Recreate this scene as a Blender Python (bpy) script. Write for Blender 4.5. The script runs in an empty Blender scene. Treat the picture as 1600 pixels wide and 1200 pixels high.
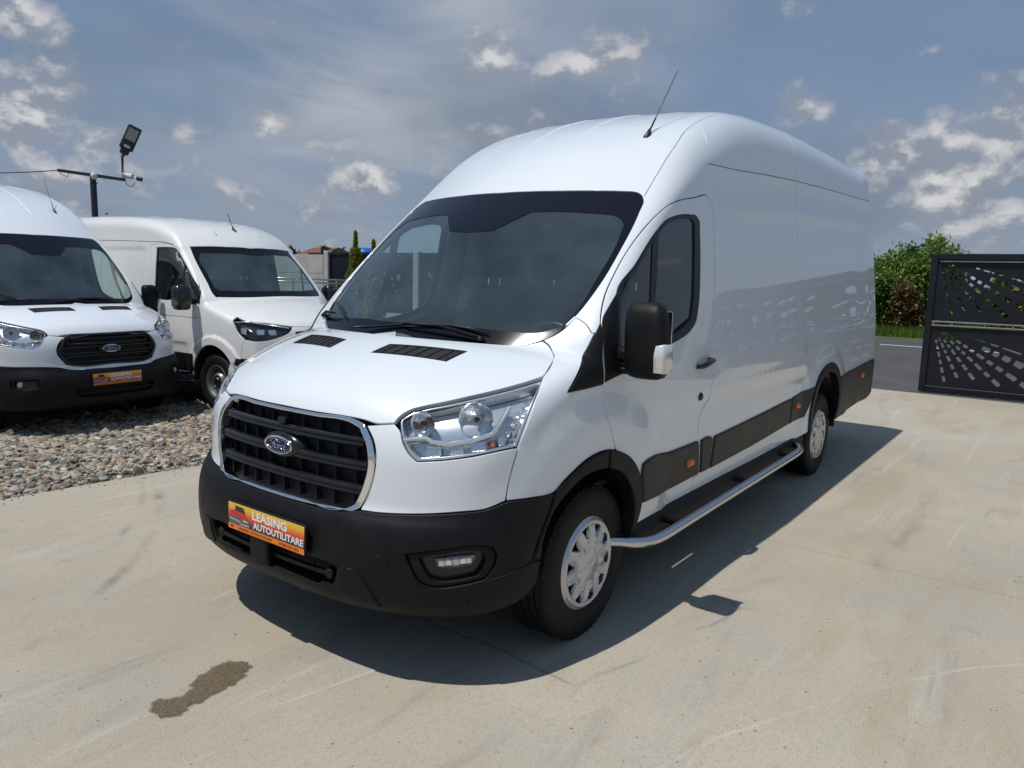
import bpy, math, random
import numpy as np
from mathutils import Matrix, Vector
from mathutils.geometry import delaunay_2d_cdt
from mathutils.kdtree import KDTree
random.seed(7); rng=np.random.default_rng(7)
scene=bpy.context.scene
C=scene.collection
# ---------------------------------------------------------------- camera
CAM=[1170.82247,-1.79049,-2.63549,1.63273,0.64183,-0.14624,0.02525]
def cam_axes(yaw,pitch,roll):
    cy,sy,cp,sp=math.cos(yaw),math.sin(yaw),math.cos(pitch),math.sin(pitch)
    F_=np.array([cy*cp,sy*cp,sp]); R_=np.cross(F_,[0,0,1]); R_/=np.linalg.norm(R_); U_=np.cross(R_,F_)
    c,s=math.cos(roll),math.sin(roll)
    return F_,c*R_+s*U_,-s*R_+c*U_
cd=bpy.data.cameras.new('camera'); cam=bpy.data.objects.new('camera',cd); C.objects.link(cam)
Fv,Rv,Uv=cam_axes(*CAM[4:7])
cam.matrix_world=Matrix(((Rv[0],Uv[0],-Fv[0],CAM[1]),(Rv[1],Uv[1],-Fv[1],CAM[2]),(Rv[2],Uv[2],-Fv[2],CAM[3]),(0,0,0,1)))
cd.sensor_width=36; cd.lens=CAM[0]/1600*36; cd.clip_start=.05; cd.clip_end=5000
scene.camera=cam
scene.render.resolution_x=1024; scene.render.resolution_y=768
# ---------------------------------------------------------------- light
SUN_TO=Vector((-.385,.145,1.0)).normalized()
elev=math.asin(SUN_TO.z); az=math.atan2(SUN_TO.x,SUN_TO.y)
sl=bpy.data.lights.new('sun','SUN'); sl.energy=3.6; sl.angle=math.radians(.5); sl.color=(1,.965,.92)
so=bpy.data.objects.new('sun',sl); C.objects.link(so); so.rotation_euler=(-SUN_TO).to_track_quat('-Z','Y').to_euler(); so.location=(-4,2,12)
w=bpy.data.worlds.new('World'); scene.world=w; w.use_nodes=True
def NN(nt,t,**k):
    n=nt.nodes.new(t)
    for a,b in k.items():
        if a.startswith('i_'):
            key=a[2:]; key=int(key) if key.isdigit() else key.replace('_',' ')
            n.inputs[key].default_value=b
        else: setattr(n,a,b)
    return n
PUFFS=[(.819,.512,.259,.051,1),(.753,.604,.261,.043,.8),(.783,.572,.244,.026,.6),(.937,.287,.199,.027,.9),(.983,.097,.159,.064,1.1),(.97,.195,.144,.047,1.1),(.985,.126,.113,.077,1),(.995,.064,.081,.06,.8),(.997,.071,.036,.06,.6),(.347,.925,.157,.06,1),(.413,.901,.132,.043,.8),(.671,.733,.112,.034,.9),(.72,.679,.14,.038,.8),(.568,.805,.172,.024,.8),(.633,.76,.144,.031,.5),(.632,.773,.048,.051,.7),(.558,.827,.072,.043,.6),(.335,.907,.254,.038,1),(.362,.928,.083,.068,.6),(.501,.853,.149,.06,.5),(.969,.24,.054,.051,.5)]
CIRRUS=[(.640,.730,.235,.30,1.0),(.70,.63,.33,.34,1.0),(.779,.548,.303,.24,.8),(.47,.85,.20,.16,.5),(.74,.65,.16,.20,.7)]
def build_world():
    nt=w.node_tree; nt.nodes.clear(); L=nt.links.new
    out=NN(nt,'ShaderNodeOutputWorld'); bg=NN(nt,'ShaderNodeBackground'); bg.inputs[1].default_value=.085
    sky=NN(nt,'ShaderNodeTexSky',sky_type='NISHITA',sun_disc=False,sun_elevation=elev,sun_rotation=az,altitude=100,air_density=1.0,dust_density=1.6,ozone_density=1.6)
    tc=NN(nt,'ShaderNodeTexCoord'); sep=NN(nt,'ShaderNodeSeparateXYZ'); L(tc.outputs['Generated'],sep.inputs[0])
    def math_(op,a,b=None,c=None,clamp=False):
        n=NN(nt,'ShaderNodeMath',operation=op); n.use_clamp=clamp
        for i,v in enumerate((a,b,c)):
            if v is None: continue
            if isinstance(v,(int,float)): n.inputs[i].default_value=v
            else: L(v,n.inputs[i])
        return n.outputs[0]
    def ramp(v,stops):
        r=NN(nt,'ShaderNodeValToRGB'); e=r.color_ramp.elements
        while len(e)<len(stops): e.new(.5)
        for q,(p,c) in zip(e,stops): q.position=p; q.color=(c,c,c,1) if isinstance(c,(int,float)) else (*c,1)
        L(v,r.inputs[0]); return r.outputs[0]
    def mix(f,a,b):
        m=NN(nt,'ShaderNodeMix',data_type='RGBA')
        if isinstance(f,(int,float)): m.inputs[0].default_value=f
        else: L(f,m.inputs[0])
        for i,v in ((6,a),(7,b)):
            if isinstance(v,tuple): m.inputs[i].default_value=(*v,1)
            else: L(v,m.inputs[i])
        return m.outputs[2]
    z=sep.outputs[2]
    # cloud layer seen on a flat ceiling: direction / (z + small)
    zz=math_('MAXIMUM',z,0.0)
    den=math_('ADD',zz,.14)
    px=math_('DIVIDE',sep.outputs[0],den); py=math_('DIVIDE',sep.outputs[1],den)
    cmb=NN(nt,'ShaderNodeCombineXYZ'); L(px,cmb.inputs[0]); L(py,cmb.inputs[1])
    def noise(vec,scale,detail,rough=.5,dist=0.,loc=(0,0,0),sc=(1,1,1),rot=(0,0,0)):
        mp=NN(nt,'ShaderNodeMapping'); mp.inputs[1].default_value=loc; mp.inputs[2].default_value=rot; mp.inputs[3].default_value=sc; L(vec,mp.inputs[0])
        n=NN(nt,'ShaderNodeTexNoise'); n.inputs['Scale'].default_value=scale; n.inputs['Detail'].default_value=detail; n.inputs['Roughness'].default_value=rough; n.inputs['Distortion'].default_value=dist
        L(mp.outputs[0],n.inputs[0]); return n.outputs[0]
    P=cmb.outputs[0]
    veil=noise(P,.75,6,.55,.8,loc=(3.1,1.7,0),sc=(1,1.7,1),rot=(0,0,.7))
    streak=noise(P,1.0,7,.52,.7,loc=(7.3,2.2,0),sc=(.8,1.25,1),rot=(0,0,.35))
    D=tc.outputs['Generated']
    sq=NN(nt,'ShaderNodeMapping'); sq.inputs[3].default_value=(1,1,1.45); L(D,sq.inputs[0]); DS=sq.outputs[0]
    def blob(d,size,gain):
        n=NN(nt,'ShaderNodeVectorMath',operation='DISTANCE'); L(DS,n.inputs[0]); n.inputs[1].default_value=(d[0],d[1],d[2]*1.45)
        return math_('MULTIPLY',math_('SUBTRACT',1.0,math_('DIVIDE',n.outputs[1],size),clamp=True),gain)
    puff=noise(D,13,10,.57,.12,loc=(1.4,0.3,.1),sc=(1,1,1.5))
    puff_up=noise(D,13,10,.57,.12,loc=(1.4,0.3,.1+.022),sc=(1,1,1.5))
    puff2=noise(D,2.6,4,.5,0.,loc=(4.4,2.6,3.0),sc=(1,1,2.2))
    # base colour: deeper blue overhead, lilac-grey haze near the horizon
    hz=ramp(z,[(0,1),(.06,.80),(.18,.42),(.34,.08),(.8,.0)])
    c=mix(hz,(1.45,2.58,4.55),(3.15,3.85,5.0))
    c=mix(.12,c,sky.outputs[0])
    # broad soft sheets of high cloud
    soft=blob(CIRRUS[0][:3],CIRRUS[0][3],1.0)
    for q in CIRRUS[1:]: soft=math_('MAXIMUM',soft,blob(q[:3],q[3],q[4]))
    vf=ramp(veil,[(.36,0),(.66,1)]); sf=ramp(streak,[(.36,0),(.60,1)])
    c=mix(math_('MULTIPLY',vf,.24),c,(3.3,3.8,4.6))
    c=mix(math_('MULTIPLY',math_('MULTIPLY',sf,math_('ADD',soft,.05)),.95),c,(5.3,5.6,6.1))
    # grey-blue shaded cloud decks
    g=math_('MULTIPLY',ramp(puff2,[(.46,0),(.62,1)]),ramp(z,[(0,.5),(.06,1),(.22,.8),(.36,0)]))
    c=mix(math_('MULTIPLY',g,.78),c,(2.1,2.65,3.5))
    # cumulus: fixed clumps plus sparse ones elsewhere
    cov=blob(PUFFS[0][:3],PUFFS[0][3]*1.9,PUFFS[0][4])
    for q in PUFFS[1:]: cov=math_('MAXIMUM',cov,blob(q[:3],q[3]*1.9,q[4]))
    band=ramp(z,[(0,.55),(.08,.62),(.22,.25),(.34,0)])
    cov=math_('MAXIMUM',cov,math_('MULTIPLY',ramp(puff2,[(.52,0),(.68,1)]),band))
    dens=math_('MULTIPLY_ADD',cov,.42,puff)
    body=ramp(dens,[(.60,0),(.84,1)])
    c=mix(math_('MULTIPLY',body,.85),c,(3.35,3.65,4.3))
    ed=ramp(math_('MULTIPLY_ADD',math_('SUBTRACT',puff,puff_up),3.0,.5),[(.40,0),(.74,1)])
    core=ramp(dens,[(.66,0),(.92,1)])
    c=mix(math_('MULTIPLY',math_('MULTIPLY',ed,core),.95),c,(7.6,7.6,7.8))
    bg.inputs[0].default_value=(1,1,1,1); L(c,bg.inputs[0]); L(bg.outputs[0],out.inputs[0])
build_world()
scene.view_settings.view_transform='Standard'; scene.view_settings.look='None'; scene.view_settings.exposure=0; scene.view_settings.gamma=1
scene.render.engine='CYCLES'
scene.cycles.caustics_reflective=False; scene.cycles.caustics_refractive=False; scene.cycles.transparent_max_bounces=16; scene.cycles.max_bounces=8
# ---------------------------------------------------------------- materials
def new_mat(name):
    m=bpy.data.materials.new(name); m.use_nodes=True; m.node_tree.nodes.clear(); return m,m.node_tree
def principled(nt,**k):
    b=NN(nt,'ShaderNodeBsdfPrincipled'); o=NN(nt,'ShaderNodeOutputMaterial'); nt.links.new(b.outputs[0],o.inputs[0])
    for a,v in k.items(): b.inputs[a.replace('_',' ')].default_value=v
    return b
def mat(name,col,rough=.5,metal=0.,coat=0.,bump=None,var=None,spec=.5,emit=None,trans=0.):
    """bump=(scale,strength,distance); var=(scale,amount) mottles colour and roughness"""
    m,nt=new_mat(name); b=principled(nt,Base_Color=(*col,1),Roughness=rough,Metallic=metal,Coat_Weight=coat,Coat_Roughness=.03)
    b.inputs['Specular IOR Level'].default_value=spec
    if trans: b.inputs['Transmission Weight'].default_value=trans
    L=nt.links.new; tc=NN(nt,'ShaderNodeTexCoord')
    if var:
        n=NN(nt,'ShaderNodeTexNoise'); n.inputs['Scale'].default_value=var[0]; n.inputs['Detail'].default_value=6; L(tc.outputs['Object'],n.inputs[0])
        h=NN(nt,'ShaderNodeHueSaturation'); h.inputs['Color'].default_value=(*col,1)
        mr=NN(nt,'ShaderNodeMapRange'); mr.inputs[1].default_value=.3; mr.inputs[2].default_value=.7; mr.inputs[3].default_value=1-var[1]; mr.inputs[4].default_value=1+var[1]
        L(n.outputs[0],mr.inputs[0]); L(mr.outputs[0],h.inputs['Value']); L(h.outputs[0],b.inputs['Base Color'])
        mr2=NN(nt,'ShaderNodeMapRange'); mr2.inputs[1].default_value=.3; mr2.inputs[2].default_value=.7; mr2.inputs[3].default_value=max(0,rough-.06*bool(var)); mr2.inputs[4].default_value=min(1,rough+.06)
        L(n.outputs[0],mr2.inputs[0]); L(mr2.outputs[0],b.inputs['Roughness'])
    if bump:
        n=NN(nt,'ShaderNodeTexNoise'); n.inputs['Scale'].default_value=bump[0]; n.inputs['Detail'].default_value=3; L(tc.outputs['Object'],n.inputs[0])
        bp=NN(nt,'ShaderNodeBump'); bp.inputs['Strength'].default_value=bump[1]; bp.inputs['Distance'].default_value=bump[2]
        L(n.outputs[0],bp.inputs['Height']); L(bp.outputs[0],b.inputs['Normal'])
    if emit: b.inputs['Emission Color'].default_value=(*emit[0],1); b.inputs['Emission Strength'].default_value=emit[1]
    return m
def glass(name,tint,refl=1.0,ior=1.45,rough=0.0,haze_mix=0.0,haze_col=(.5,.55,.55)):
    m,nt=new_mat(name); L=nt.links.new
    o=NN(nt,'ShaderNodeOutputMaterial'); t=NN(nt,'ShaderNodeBsdfTransparent'); t.inputs[0].default_value=(*tint,1)
    g=NN(nt,'ShaderNodeBsdfGlossy'); g.inputs[0].default_value=(refl,refl,refl,1); g.inputs['Roughness'].default_value=rough
    fr=NN(nt,'ShaderNodeFresnel'); ge=NN(nt,'ShaderNodeNewGeometry')
    mi=NN(nt,'ShaderNodeMapRange'); mi.inputs[3].default_value=ior; mi.inputs[4].default_value=1/ior; L(ge.outputs['Backfacing'],mi.inputs[0]); L(mi.outputs[0],fr.inputs[0])   # same reflectance from both faces of the pane
    base=t.outputs[0]
    if haze_mix:
        d=NN(nt,'ShaderNodeBsdfDiffuse'); d.inputs[0].default_value=(*haze_col,1); mx=NN(nt,'ShaderNodeMixShader');  # pale diffuse layer puts the pane's haze into its colour
        n=NN(nt,'ShaderNodeTexNoise'); n.inputs['Scale'].default_value=2.5; n.inputs['Detail'].default_value=5
        tc=NN(nt,'ShaderNodeTexCoord'); L(tc.outputs['Object'],n.inputs[0])
        mr=NN(nt,'ShaderNodeMapRange'); mr.inputs[1].default_value=.3; mr.inputs[2].default_value=.7; mr.inputs[3].default_value=haze_mix*.5; mr.inputs[4].default_value=haze_mix*1.4
        L(n.outputs[0],mr.inputs[0]); L(mr.outputs[0],mx.inputs[0]); L(t.outputs[0],mx.inputs[1]); L(d.outputs[0],mx.inputs[2]); base=mx.outputs[0]
    mx=NN(nt,'ShaderNodeMixShader'); L(fr.outputs[0],mx.inputs[0]); L(base,mx.inputs[1]); L(g.outputs[0],mx.inputs[2]); L(mx.outputs[0],o.inputs[0])
    return m
M={}
M['paint']=mat('white_paint',(.735,.78,.815),.38,coat=1.0,var=(1.3,.012))
M['paint2']=mat('warm_white_paint',(.735,.735,.715),.38,coat=.9,var=(1.3,.015))
M['plastic']=mat('textured_black_plastic',(.0065,.0065,.0072),.50,bump=(700,.35,.0006),var=(9,.25),spec=.22)
M['plastic_sun']=mat('lit_black_plastic',(.036,.033,.029),.5,bump=(700,.35,.0006),var=(7,.15),spec=.3)  # the black plastic again, the light on it put into a paler tone
M['plastic_gloss']=mat('smooth_black_plastic',(.012,.012,.014),.22,var=(11,.2))
M['dark']=mat('recess_black',(.006,.006,.007),.7)
M['frit']=mat('black_ceramic_frit',(.006,.007,.012),.12,spec=.28)
M['chrome']=mat('chrome',(.86,.88,.90),.07,1.0)
M['steel']=mat('brushed_stainless',(.62,.62,.61),.22,1.0,bump=(60,.06,.002))
M['reflector']=mat('lamp_reflector',(.85,.87,.9),.16,1.0,bump=(55,.5,.004))
M['lampgrey']=mat('lamp_housing_silver',(.74,.76,.78),.25,.7,bump=(30,.25,.003))
M['clear']=glass('clear_lamp_lens',(.93,.95,.96),ior=1.5)
M['amber']=mat('amber_lens',(.75,.16,.02),.18,coat=.5,var=(60,.2))
M['orange_bulb']=mat('orange_bulb_glass',(.75,.30,.06),.15,coat=1)
M['ws']=glass('windscreen_glass',(.80,.88,.86),ior=1.5,haze_mix=.085,haze_col=(.34,.50,.60))
M['sideglass']=glass('side_window_glass',(.66,.78,.76),ior=1.85)
M['rubber']=mat('tyre_rubber',(.0065,.0065,.007),.66,bump=(120,.25,.002),var=(14,.3),spec=.3)
M['seal']=mat('rubber_seal',(.010,.010,.011),.4)
M['cover']=mat('silver_wheel_cover',(.56,.57,.58),.30,.5,coat=.4,var=(18,.03))
M['rim']=mat('grey_steel_rim',(.22,.225,.23),.42,.6,var=(20,.12))
M['dash']=mat('dashboard_grey',(.13,.14,.15),.6,bump=(300,.2,.001),var=(4,.15))
M['seat']=mat('dark_seat_fabric',(.012,.013,.015),.85,bump=(200,.3,.002),var=(12,.2))
M['trim']=mat('light_cab_trim',(.30,.31,.30),.7,var=(3,.06))
M['bulk']=mat('grey_bulkhead',(.15,.17,.19),.7,var=(2.5,.2))
M['blue']=mat('badge_blue',(.004,.012,.07),.25,spec=.4)
M['fordsilver']=mat('badge_silver',(.75,.77,.80),.15,1.0)
M['wellplastic']=mat('wheel_arch_liner',(.008,.008,.009),.8)
M['antenna']=mat('antenna_black',(.012,.012,.013),.4)
M['mirrorlens']=mat('frosted_indicator_lens',(.70,.71,.68),.12,.25,coat=1,bump=(45,.6,.004))
# ---------------------------------------------------------------- object helpers
def link(o,parent=None):
    C.objects.link(o)
    if parent is not None: o.parent=parent
    return o
def mesh_obj(name,verts,faces,m,parent=None,normals=None,smooth=True,label=None):
    me=bpy.data.meshes.new(name)
    verts=np.asarray(verts,float)
    me.from_pydata([tuple(v) for v in verts],[],[tuple(int(i) for i in f) for f in faces]); me.update()
    if smooth: me.polygons.foreach_set('use_smooth',np.ones(len(me.polygons),bool))
    if normals is not None: me.normals_split_custom_set_from_vertices([tuple(n) for n in normals])
    if m is not None: me.materials.append(M[m] if isinstance(m,str) else m)
    o=bpy.data.objects.new(name,me)
    if label: o['label']=label
    return link(o,parent)
def empty(name,loc=(0,0,0),rz=0.,label=None,cat=None,group=None,parent=None):
    o=bpy.data.objects.new(name,None); o.location=loc; o.rotation_euler=(0,0,rz); o.empty_display_size=.2
    if label: o['label']=label
    if cat: o['category']=cat
    if group: o['group']=group
    return link(o,parent)
def tag(o,label,cat,group=None):
    o['label']=label; o['category']=cat
    if group: o['group']=group
    return o
class MB:
    """collects simple solids into one mesh"""
    def __init__(s): s.v=[]; s.f=[]
    def add(s,v,f):
        k=len(s.v); s.v+= [tuple(p) for p in v]; s.f+=[tuple(i+k for i in q) for q in f]; return s
    def box(s,c,d,R=None,bev=0.):
        c=np.array(c,float); h=np.array(d,float)/2; b=min(bev,*(h*.98)) if bev else 0
        if b<=0:
            P=np.array([[x,y,z] for x in(-1,1) for y in(-1,1) for z in(-1,1)])*h
            F_=[(0,1,3,2),(4,6,7,5),(0,4,5,1),(2,3,7,6),(0,2,6,4),(1,5,7,3)]
        else:
            P=[];idx={}
            for sx in(-1,1):
                for sy in(-1,1):
                    for sz in(-1,1):
                        for ax in range(3):
                            q=np.array([sx,sy,sz])*(h-b); q[ax]=[sx,sy,sz][ax]*h[ax]; idx[(sx,sy,sz,ax)]=len(P); P.append(q)
            P=np.array(P);F_=[]
            for ax in range(3):
                a,bx=[(1,2),(2,0),(0,1)][ax]
                for sg in(-1,1):
                    q=[]
                    for u,v in((-1,-1),(1,-1),(1,1),(-1,1)):
                        t=[0,0,0];t[ax]=sg;t[a]=u;t[bx]=v;q.append(idx[(*t,ax)])
                    F_.append(tuple(q if sg>0 else q[::-1]))
            for ax in range(3):   # edges along ax
                a,bx=[(1,2),(2,0),(0,1)][ax]
                for u in(-1,1):
                    for v in(-1,1):
                        q=[]
                        for sg in(-1,1):
                            t=[0,0,0];t[ax]=sg;t[a]=u;t[bx]=v;q.append((idx[(*t,a)],idx[(*t,bx)]))
                        f=(q[0][0],q[1][0],q[1][1],q[0][1]); F_.append(f if u*v<0 else f[::-1])
            for sx in(-1,1):
                for sy in(-1,1):
                    for sz in(-1,1):
                        f=tuple(idx[(sx,sy,sz,a)] for a in range(3)); F_.append(f if sx*sy*sz>0 else f[::-1])
        if R is not None: P=P@np.array(R,float).T
        return s.add(P+c,F_)
    def tube(s,path,r,n=10,caps=True,closed=False):
        P=np.array(path,float); m=len(P); r=np.full(m,r) if np.isscalar(r) else np.array(r,float)
        T=np.roll(P,-1,0)-np.roll(P,1,0)
        if not closed: T[0]=P[1]-P[0]; T[-1]=P[-1]-P[-2]
        T/=np.linalg.norm(T,axis=1)[:,None]
        up=np.array([0,0,1.]) if abs(T[0][2])<.9 else np.array([1.,0,0]); A=np.cross(T[0],up);A/=np.linalg.norm(A)
        V=[]
        for i in range(m):
            A=A-T[i]*(A@T[i]); A/=np.linalg.norm(A); B=np.cross(T[i],A)
            for j in range(n):
                t=2*math.pi*j/n; V.append(P[i]+r[i]*(math.cos(t)*A+math.sin(t)*B))
        F_=[]
        for i in range(m if closed else m-1):
            for j in range(n):
                a=i*n+j;b=i*n+(j+1)%n;c=((i+1)%m)*n+(j+1)%n;d=((i+1)%m)*n+j;F_.append((a,d,c,b)[::-1])
        if caps and not closed: F_.append(tuple(range(n))[::1]); F_.append(tuple(range((m-1)*n,m*n))[::-1])
        return s.add(V,F_)
    def lathe(s,prof,axis='y',c=(0,0,0),n=48,sgn=1,closed=False):
        """prof: (r, h) along the axis"""
        V=[];m=len(prof)
        for r,h in prof:
            for j in range(n):
                t=2*math.pi*j/n; a,b=r*math.cos(t),r*math.sin(t)
                V.append({'y':(a,h*sgn,b),'x':(h*sgn,a,b),'z':(a,b,h*sgn)}[axis])
        F_=[(i*n+j,i*n+(j+1)%n,((i+1)%m)*n+(j+1)%n,((i+1)%m)*n+j) for i in range(m if closed else m-1) for j in range(n)]
        return s.add(np.array(V)+np.array(c),F_)
    def build(s,name,m,parent=None,smooth=False,label=None,auto=None):
        o=mesh_obj(name,s.v,s.f,m,parent,smooth=smooth,label=label)
        if auto: 
            o.data.polygons.foreach_set('use_smooth',np.ones(len(o.data.polygons),bool)); o.data.set_sharp_from_angle(angle=math.radians(auto))
        return o
def mirror_obj(o,parent=None,label=None):
    """a mirrored copy (y -> -y) with its own mesh"""
    me=o.data; n=len(me.vertices); V=np.empty(n*3); me.vertices.foreach_get('co',V); V=V.reshape(-1,3); V=V*[1,-1,1]
    F_=[tuple(p.vertices)[::-1] for p in me.polygons]
    N=None
    if me.has_custom_normals:
        ln=np.empty(len(me.loops)*3); me.corner_normals.foreach_get('vector',ln); li=np.empty(len(me.loops),int); me.loops.foreach_get('vertex_index',li)
        N=np.zeros((n,3)); N[li]=ln.reshape(-1,3); N=N*[1,-1,1]; N[np.linalg.norm(N,axis=1)<.5]=(0,0,1)
    q=mesh_obj(o.name.split('.')[0],V,F_,None,parent if parent is not None else o.parent,normals=N,smooth=me.polygons[0].use_smooth)
    if N is None:
        q.data.set_sharp_from_angle(angle=math.radians(35))
    for m in me.materials: q.data.materials.append(m)
    if label: q['label']=label
    return q

# ---------------------------------------------------------------- body shapes
def pch(xs,ys,x):
    """monotone-ish smooth (hermite) interpolation"""
    xs=np.asarray(xs,float);ys=np.asarray(ys,float);x=np.clip(x,xs[0],xs[-1])
    d=np.diff(ys)/np.diff(xs);m=np.zeros(len(xs));m[1:-1]=np.where(d[1:]*d[:-1]>0,2*d[1:]*d[:-1]/(d[1:]+d[:-1]+1e-12),0);m[0]=d[0];m[-1]=d[-1]
    i=np.clip(np.searchsorted(xs,x)-1,0,len(xs)-2);h=xs[i+1]-xs[i];t=(x-xs[i])/h
    return ys[i]*(1+2*t)*(1-t)**2+m[i]*h*t*(1-t)**2+ys[i+1]*t*t*(3-2*t)+m[i+1]*h*t*t*(t-1)
def sst(a,b,x):
    t=np.clip((x-a)/(b-a),0,1);return t*t*(3-2*t)
def smax(a,b,k):
    h=np.maximum(k-np.abs(a-b),0)/k;return np.maximum(a,b)+h*h*k*.25
PROF=[(.36,.275),(.22,.275),(.115,.295),(.055,.345),(.032,.42),(.028,.52),(.036,.60),(.058,.665),(.092,.71),(.098,.78),(.10,.86),(.104,.94),(.118,1.01),(.148,1.075),(.20,1.135),(.28,1.185),(.38,1.23),(.49,1.27),(.60,1.303),(.70,1.327),(.80,1.345),
 (.835,1.375),(.95,1.495),(1.15,1.695),(1.38,1.905),(1.60,2.085),(1.80,2.243),(2.0,2.380),(2.25,2.515),(2.5,2.612),(2.8,2.69),(3.15,2.738),(3.6,2.767),(4.2,2.787),(5.0,2.79),(5.8,2.782),(6.40,2.765),(6.50,2.72),(6.54,2.5),(6.56,2.0),(6.60,1.3),(6.60,.60),(6.58,.45),(6.3,.40),(5.3,.38),(3,.36),(1.5,.34)]
def catmull(P,n):
    P=np.array(P,float);Q=[];N=len(P)
    for i in range(N):
        p0,p1,p2,p3=P[i-1],P[i],P[(i+1)%N],P[(i+2)%N]
        for t in np.arange(n)/n:
            Q.append(.5*((2*p1)+(-p0+p2)*t+(2*p0-5*p1+4*p2-p3)*t*t+(-p0+3*p1-3*p2+p3)*t**3))
    return np.array(Q)
GH=.012
def prof_grid(PROF=PROF,x0=-.4,x1=7.0,z0=-.1,z1=3.1):
    pl=[]
    N=len(PROF)
    P=np.array(PROF)
    poly=catmull(PROF,5)
    A=poly;B=np.roll(poly,-1,0)
    xs=np.arange(x0,x1,GH);zs=np.arange(z0,z1,GH)
    X,Z=np.meshgrid(xs,zs,indexing='ij')
    D=np.full(X.shape,9.);ins=np.zeros(X.shape,bool)
    for a,b in zip(A,B):
        d=b-a;L=d@d
        if L<1e-12: continue
        t=np.clip(((X-a[0])*d[0]+(Z-a[1])*d[1])/L,0,1)
        D=np.minimum(D,np.hypot(X-a[0]-t*d[0],Z-a[1]-t*d[1]))
        c=((a[1]>Z)!=(b[1]>Z))&(X<(b[0]-a[0])*(Z-a[1])/(b[1]-a[1]+1e-30)+a[0])
        ins^=c
    S=np.where(ins,-D,D)
    g=np.exp(-.5*(np.arange(-4,5)/1.3)**2);g/=g.sum()
    for ax in(0,1):
        pad=[(0,0),(0,0)];pad[ax]=(4,4);Q=np.pad(S,pad,mode='edge')
        S=sum(g[i]*(Q[i:i+S.shape[0]] if ax==0 else Q[:,i:i+S.shape[1]]) for i in range(9))
    return S,x0,z0
class Grid:
    def __init__(s,*a): s.S,s.x0,s.z0=prof_grid(*a)
    def __call__(s,x,z):
        u=(x-s.x0)/GH;v=(z-s.z0)/GH
        u=np.clip(u,1,s.S.shape[0]-3.001);v=np.clip(v,1,s.S.shape[1]-3.001)
        i=u.astype(int);j=v.astype(int);u=u-i;v=v-j
        def w(t): # cubic b-spline (smooth)
            return ((1-t)**3/6,(3*t**3-6*t*t+4)/6,(-3*t**3+3*t*t+3*t+1)/6,t**3/6)
        wu=w(u);wv=w(v);r=0
        for a in range(4):
            for b in range(4): r=r+wu[a]*wv[b]*s.S[i+a-1,j+b-1]
        return r
WZ=([.2,.35,.55,.75,1.0,1.2,1.4,1.7,2.0,2.2,2.45,2.8],[.98,1.005,1.015,1.018,1.015,1.01,.992,.960,.925,.900,.864,.808])
def bump(t): return np.exp(-t*t)
def capz(x): return pch([0,2.33,3.9,6.5],[0.,0.,.085,.15],x)
class VanA:
    PROF=PROF
    def __init__(s): s.G=Grid(s.PROF)
    def halfw(s,x,z):
        w=pch(*WZ,z)
        w=w-.075*sst(1.25,.15,x)**1.5
        w=w-.022*sst(2.45,1.5,x)*sst(1.15,1.6,z)
        for xc in(1.023,4.773):
            r=np.hypot(x-xc,z-.37);w=w+.022*sst(.80,.60,r)*sst(1.30,1.0,z)
        sp=sst(2.30,3.0,x)*(1-sst(5.7,6.3,x));zc=z-capz(x)
        w=w-.012*sp*sst(1.22,1.33,z)*(1-sst(1.95,2.05,zc))+.006*sst(1.24,1.16,z)*sst(1.02,1.12,z)*sst(2.3,2.6,x)*(1-sst(4.0,4.2,x))
        w=w-.011*sst(2.15,2.55,x)*sst(2.00,2.17,zc)*(1-sst(2.18,2.29,zc))
        w=w+.003*sst(2.2,2.45,x)*sst(2.2,2.29,zc)
        w=w-.012*sst(1.02,.90,z)*sst(1.45,1.75,x)*(1-sst(4.1,4.25,x))
        w=w-.010*sst(.44,.40,z)*sst(1.4,1.6,x)*(1-sst(4.1,4.3,x))
        return w
    def F(s,X):
        x,y,z=X[...,0],X[...,1],X[...,2];a=np.sqrt(y*y+1e-6);a2=a*a
        s2=pch([.2,.7,1.0,1.3,2.1,2.5,2.8],[.08,.08,.14,.20,.26,.16,.10],z)
        s4=pch([.2,.7,1.0,1.25,1.4,2.8],[.33,.33,.22,.05,0,0],z)
        fade=1-sst(2.5,4.5,x)
        fp=s.G(x-(s2*a2+s4*a2*a2)*fade,z+pch([.7,1.1,1.6,2.2,2.8],[0,.09,.05,.05,.055],z)*a2)
        rad=.065+.085*sst(2.0,2.5,z)*sst(1.8,2.6,x)+.05*sst(1.1,.8,z)*sst(1.2,.6,x)+.05*sst(1.9,2.3,z)-.08*sst(6.0,6.4,x)*sst(2.0,2.5,z)
        return smax(fp,a-s.halfw(x,z),rad)
PROFC=[(.40,.28),(.25,.28),(.12,.30),(.06,.36),(.04,.45),(.035,.6),(.04,.8),(.055,.95),(.09,1.04),(.17,1.11),(.30,1.165),(.45,1.21),(.62,1.26),(.80,1.305),(.95,1.345),
 (1.0,1.385),(1.15,1.53),(1.35,1.735),(1.58,1.95),(1.62,2.0),(1.75,2.11),(1.9,2.195),(2.1,2.27),(2.4,2.335),(2.8,2.375),(3.4,2.40),(4.2,2.41),(5.6,2.40),(5.75,2.38),(5.82,2.30),(5.86,2.0),(5.88,1.3),(5.88,.6),(5.86,.42),(5.5,.38),(3,.36),(1.5,.34)]
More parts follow.
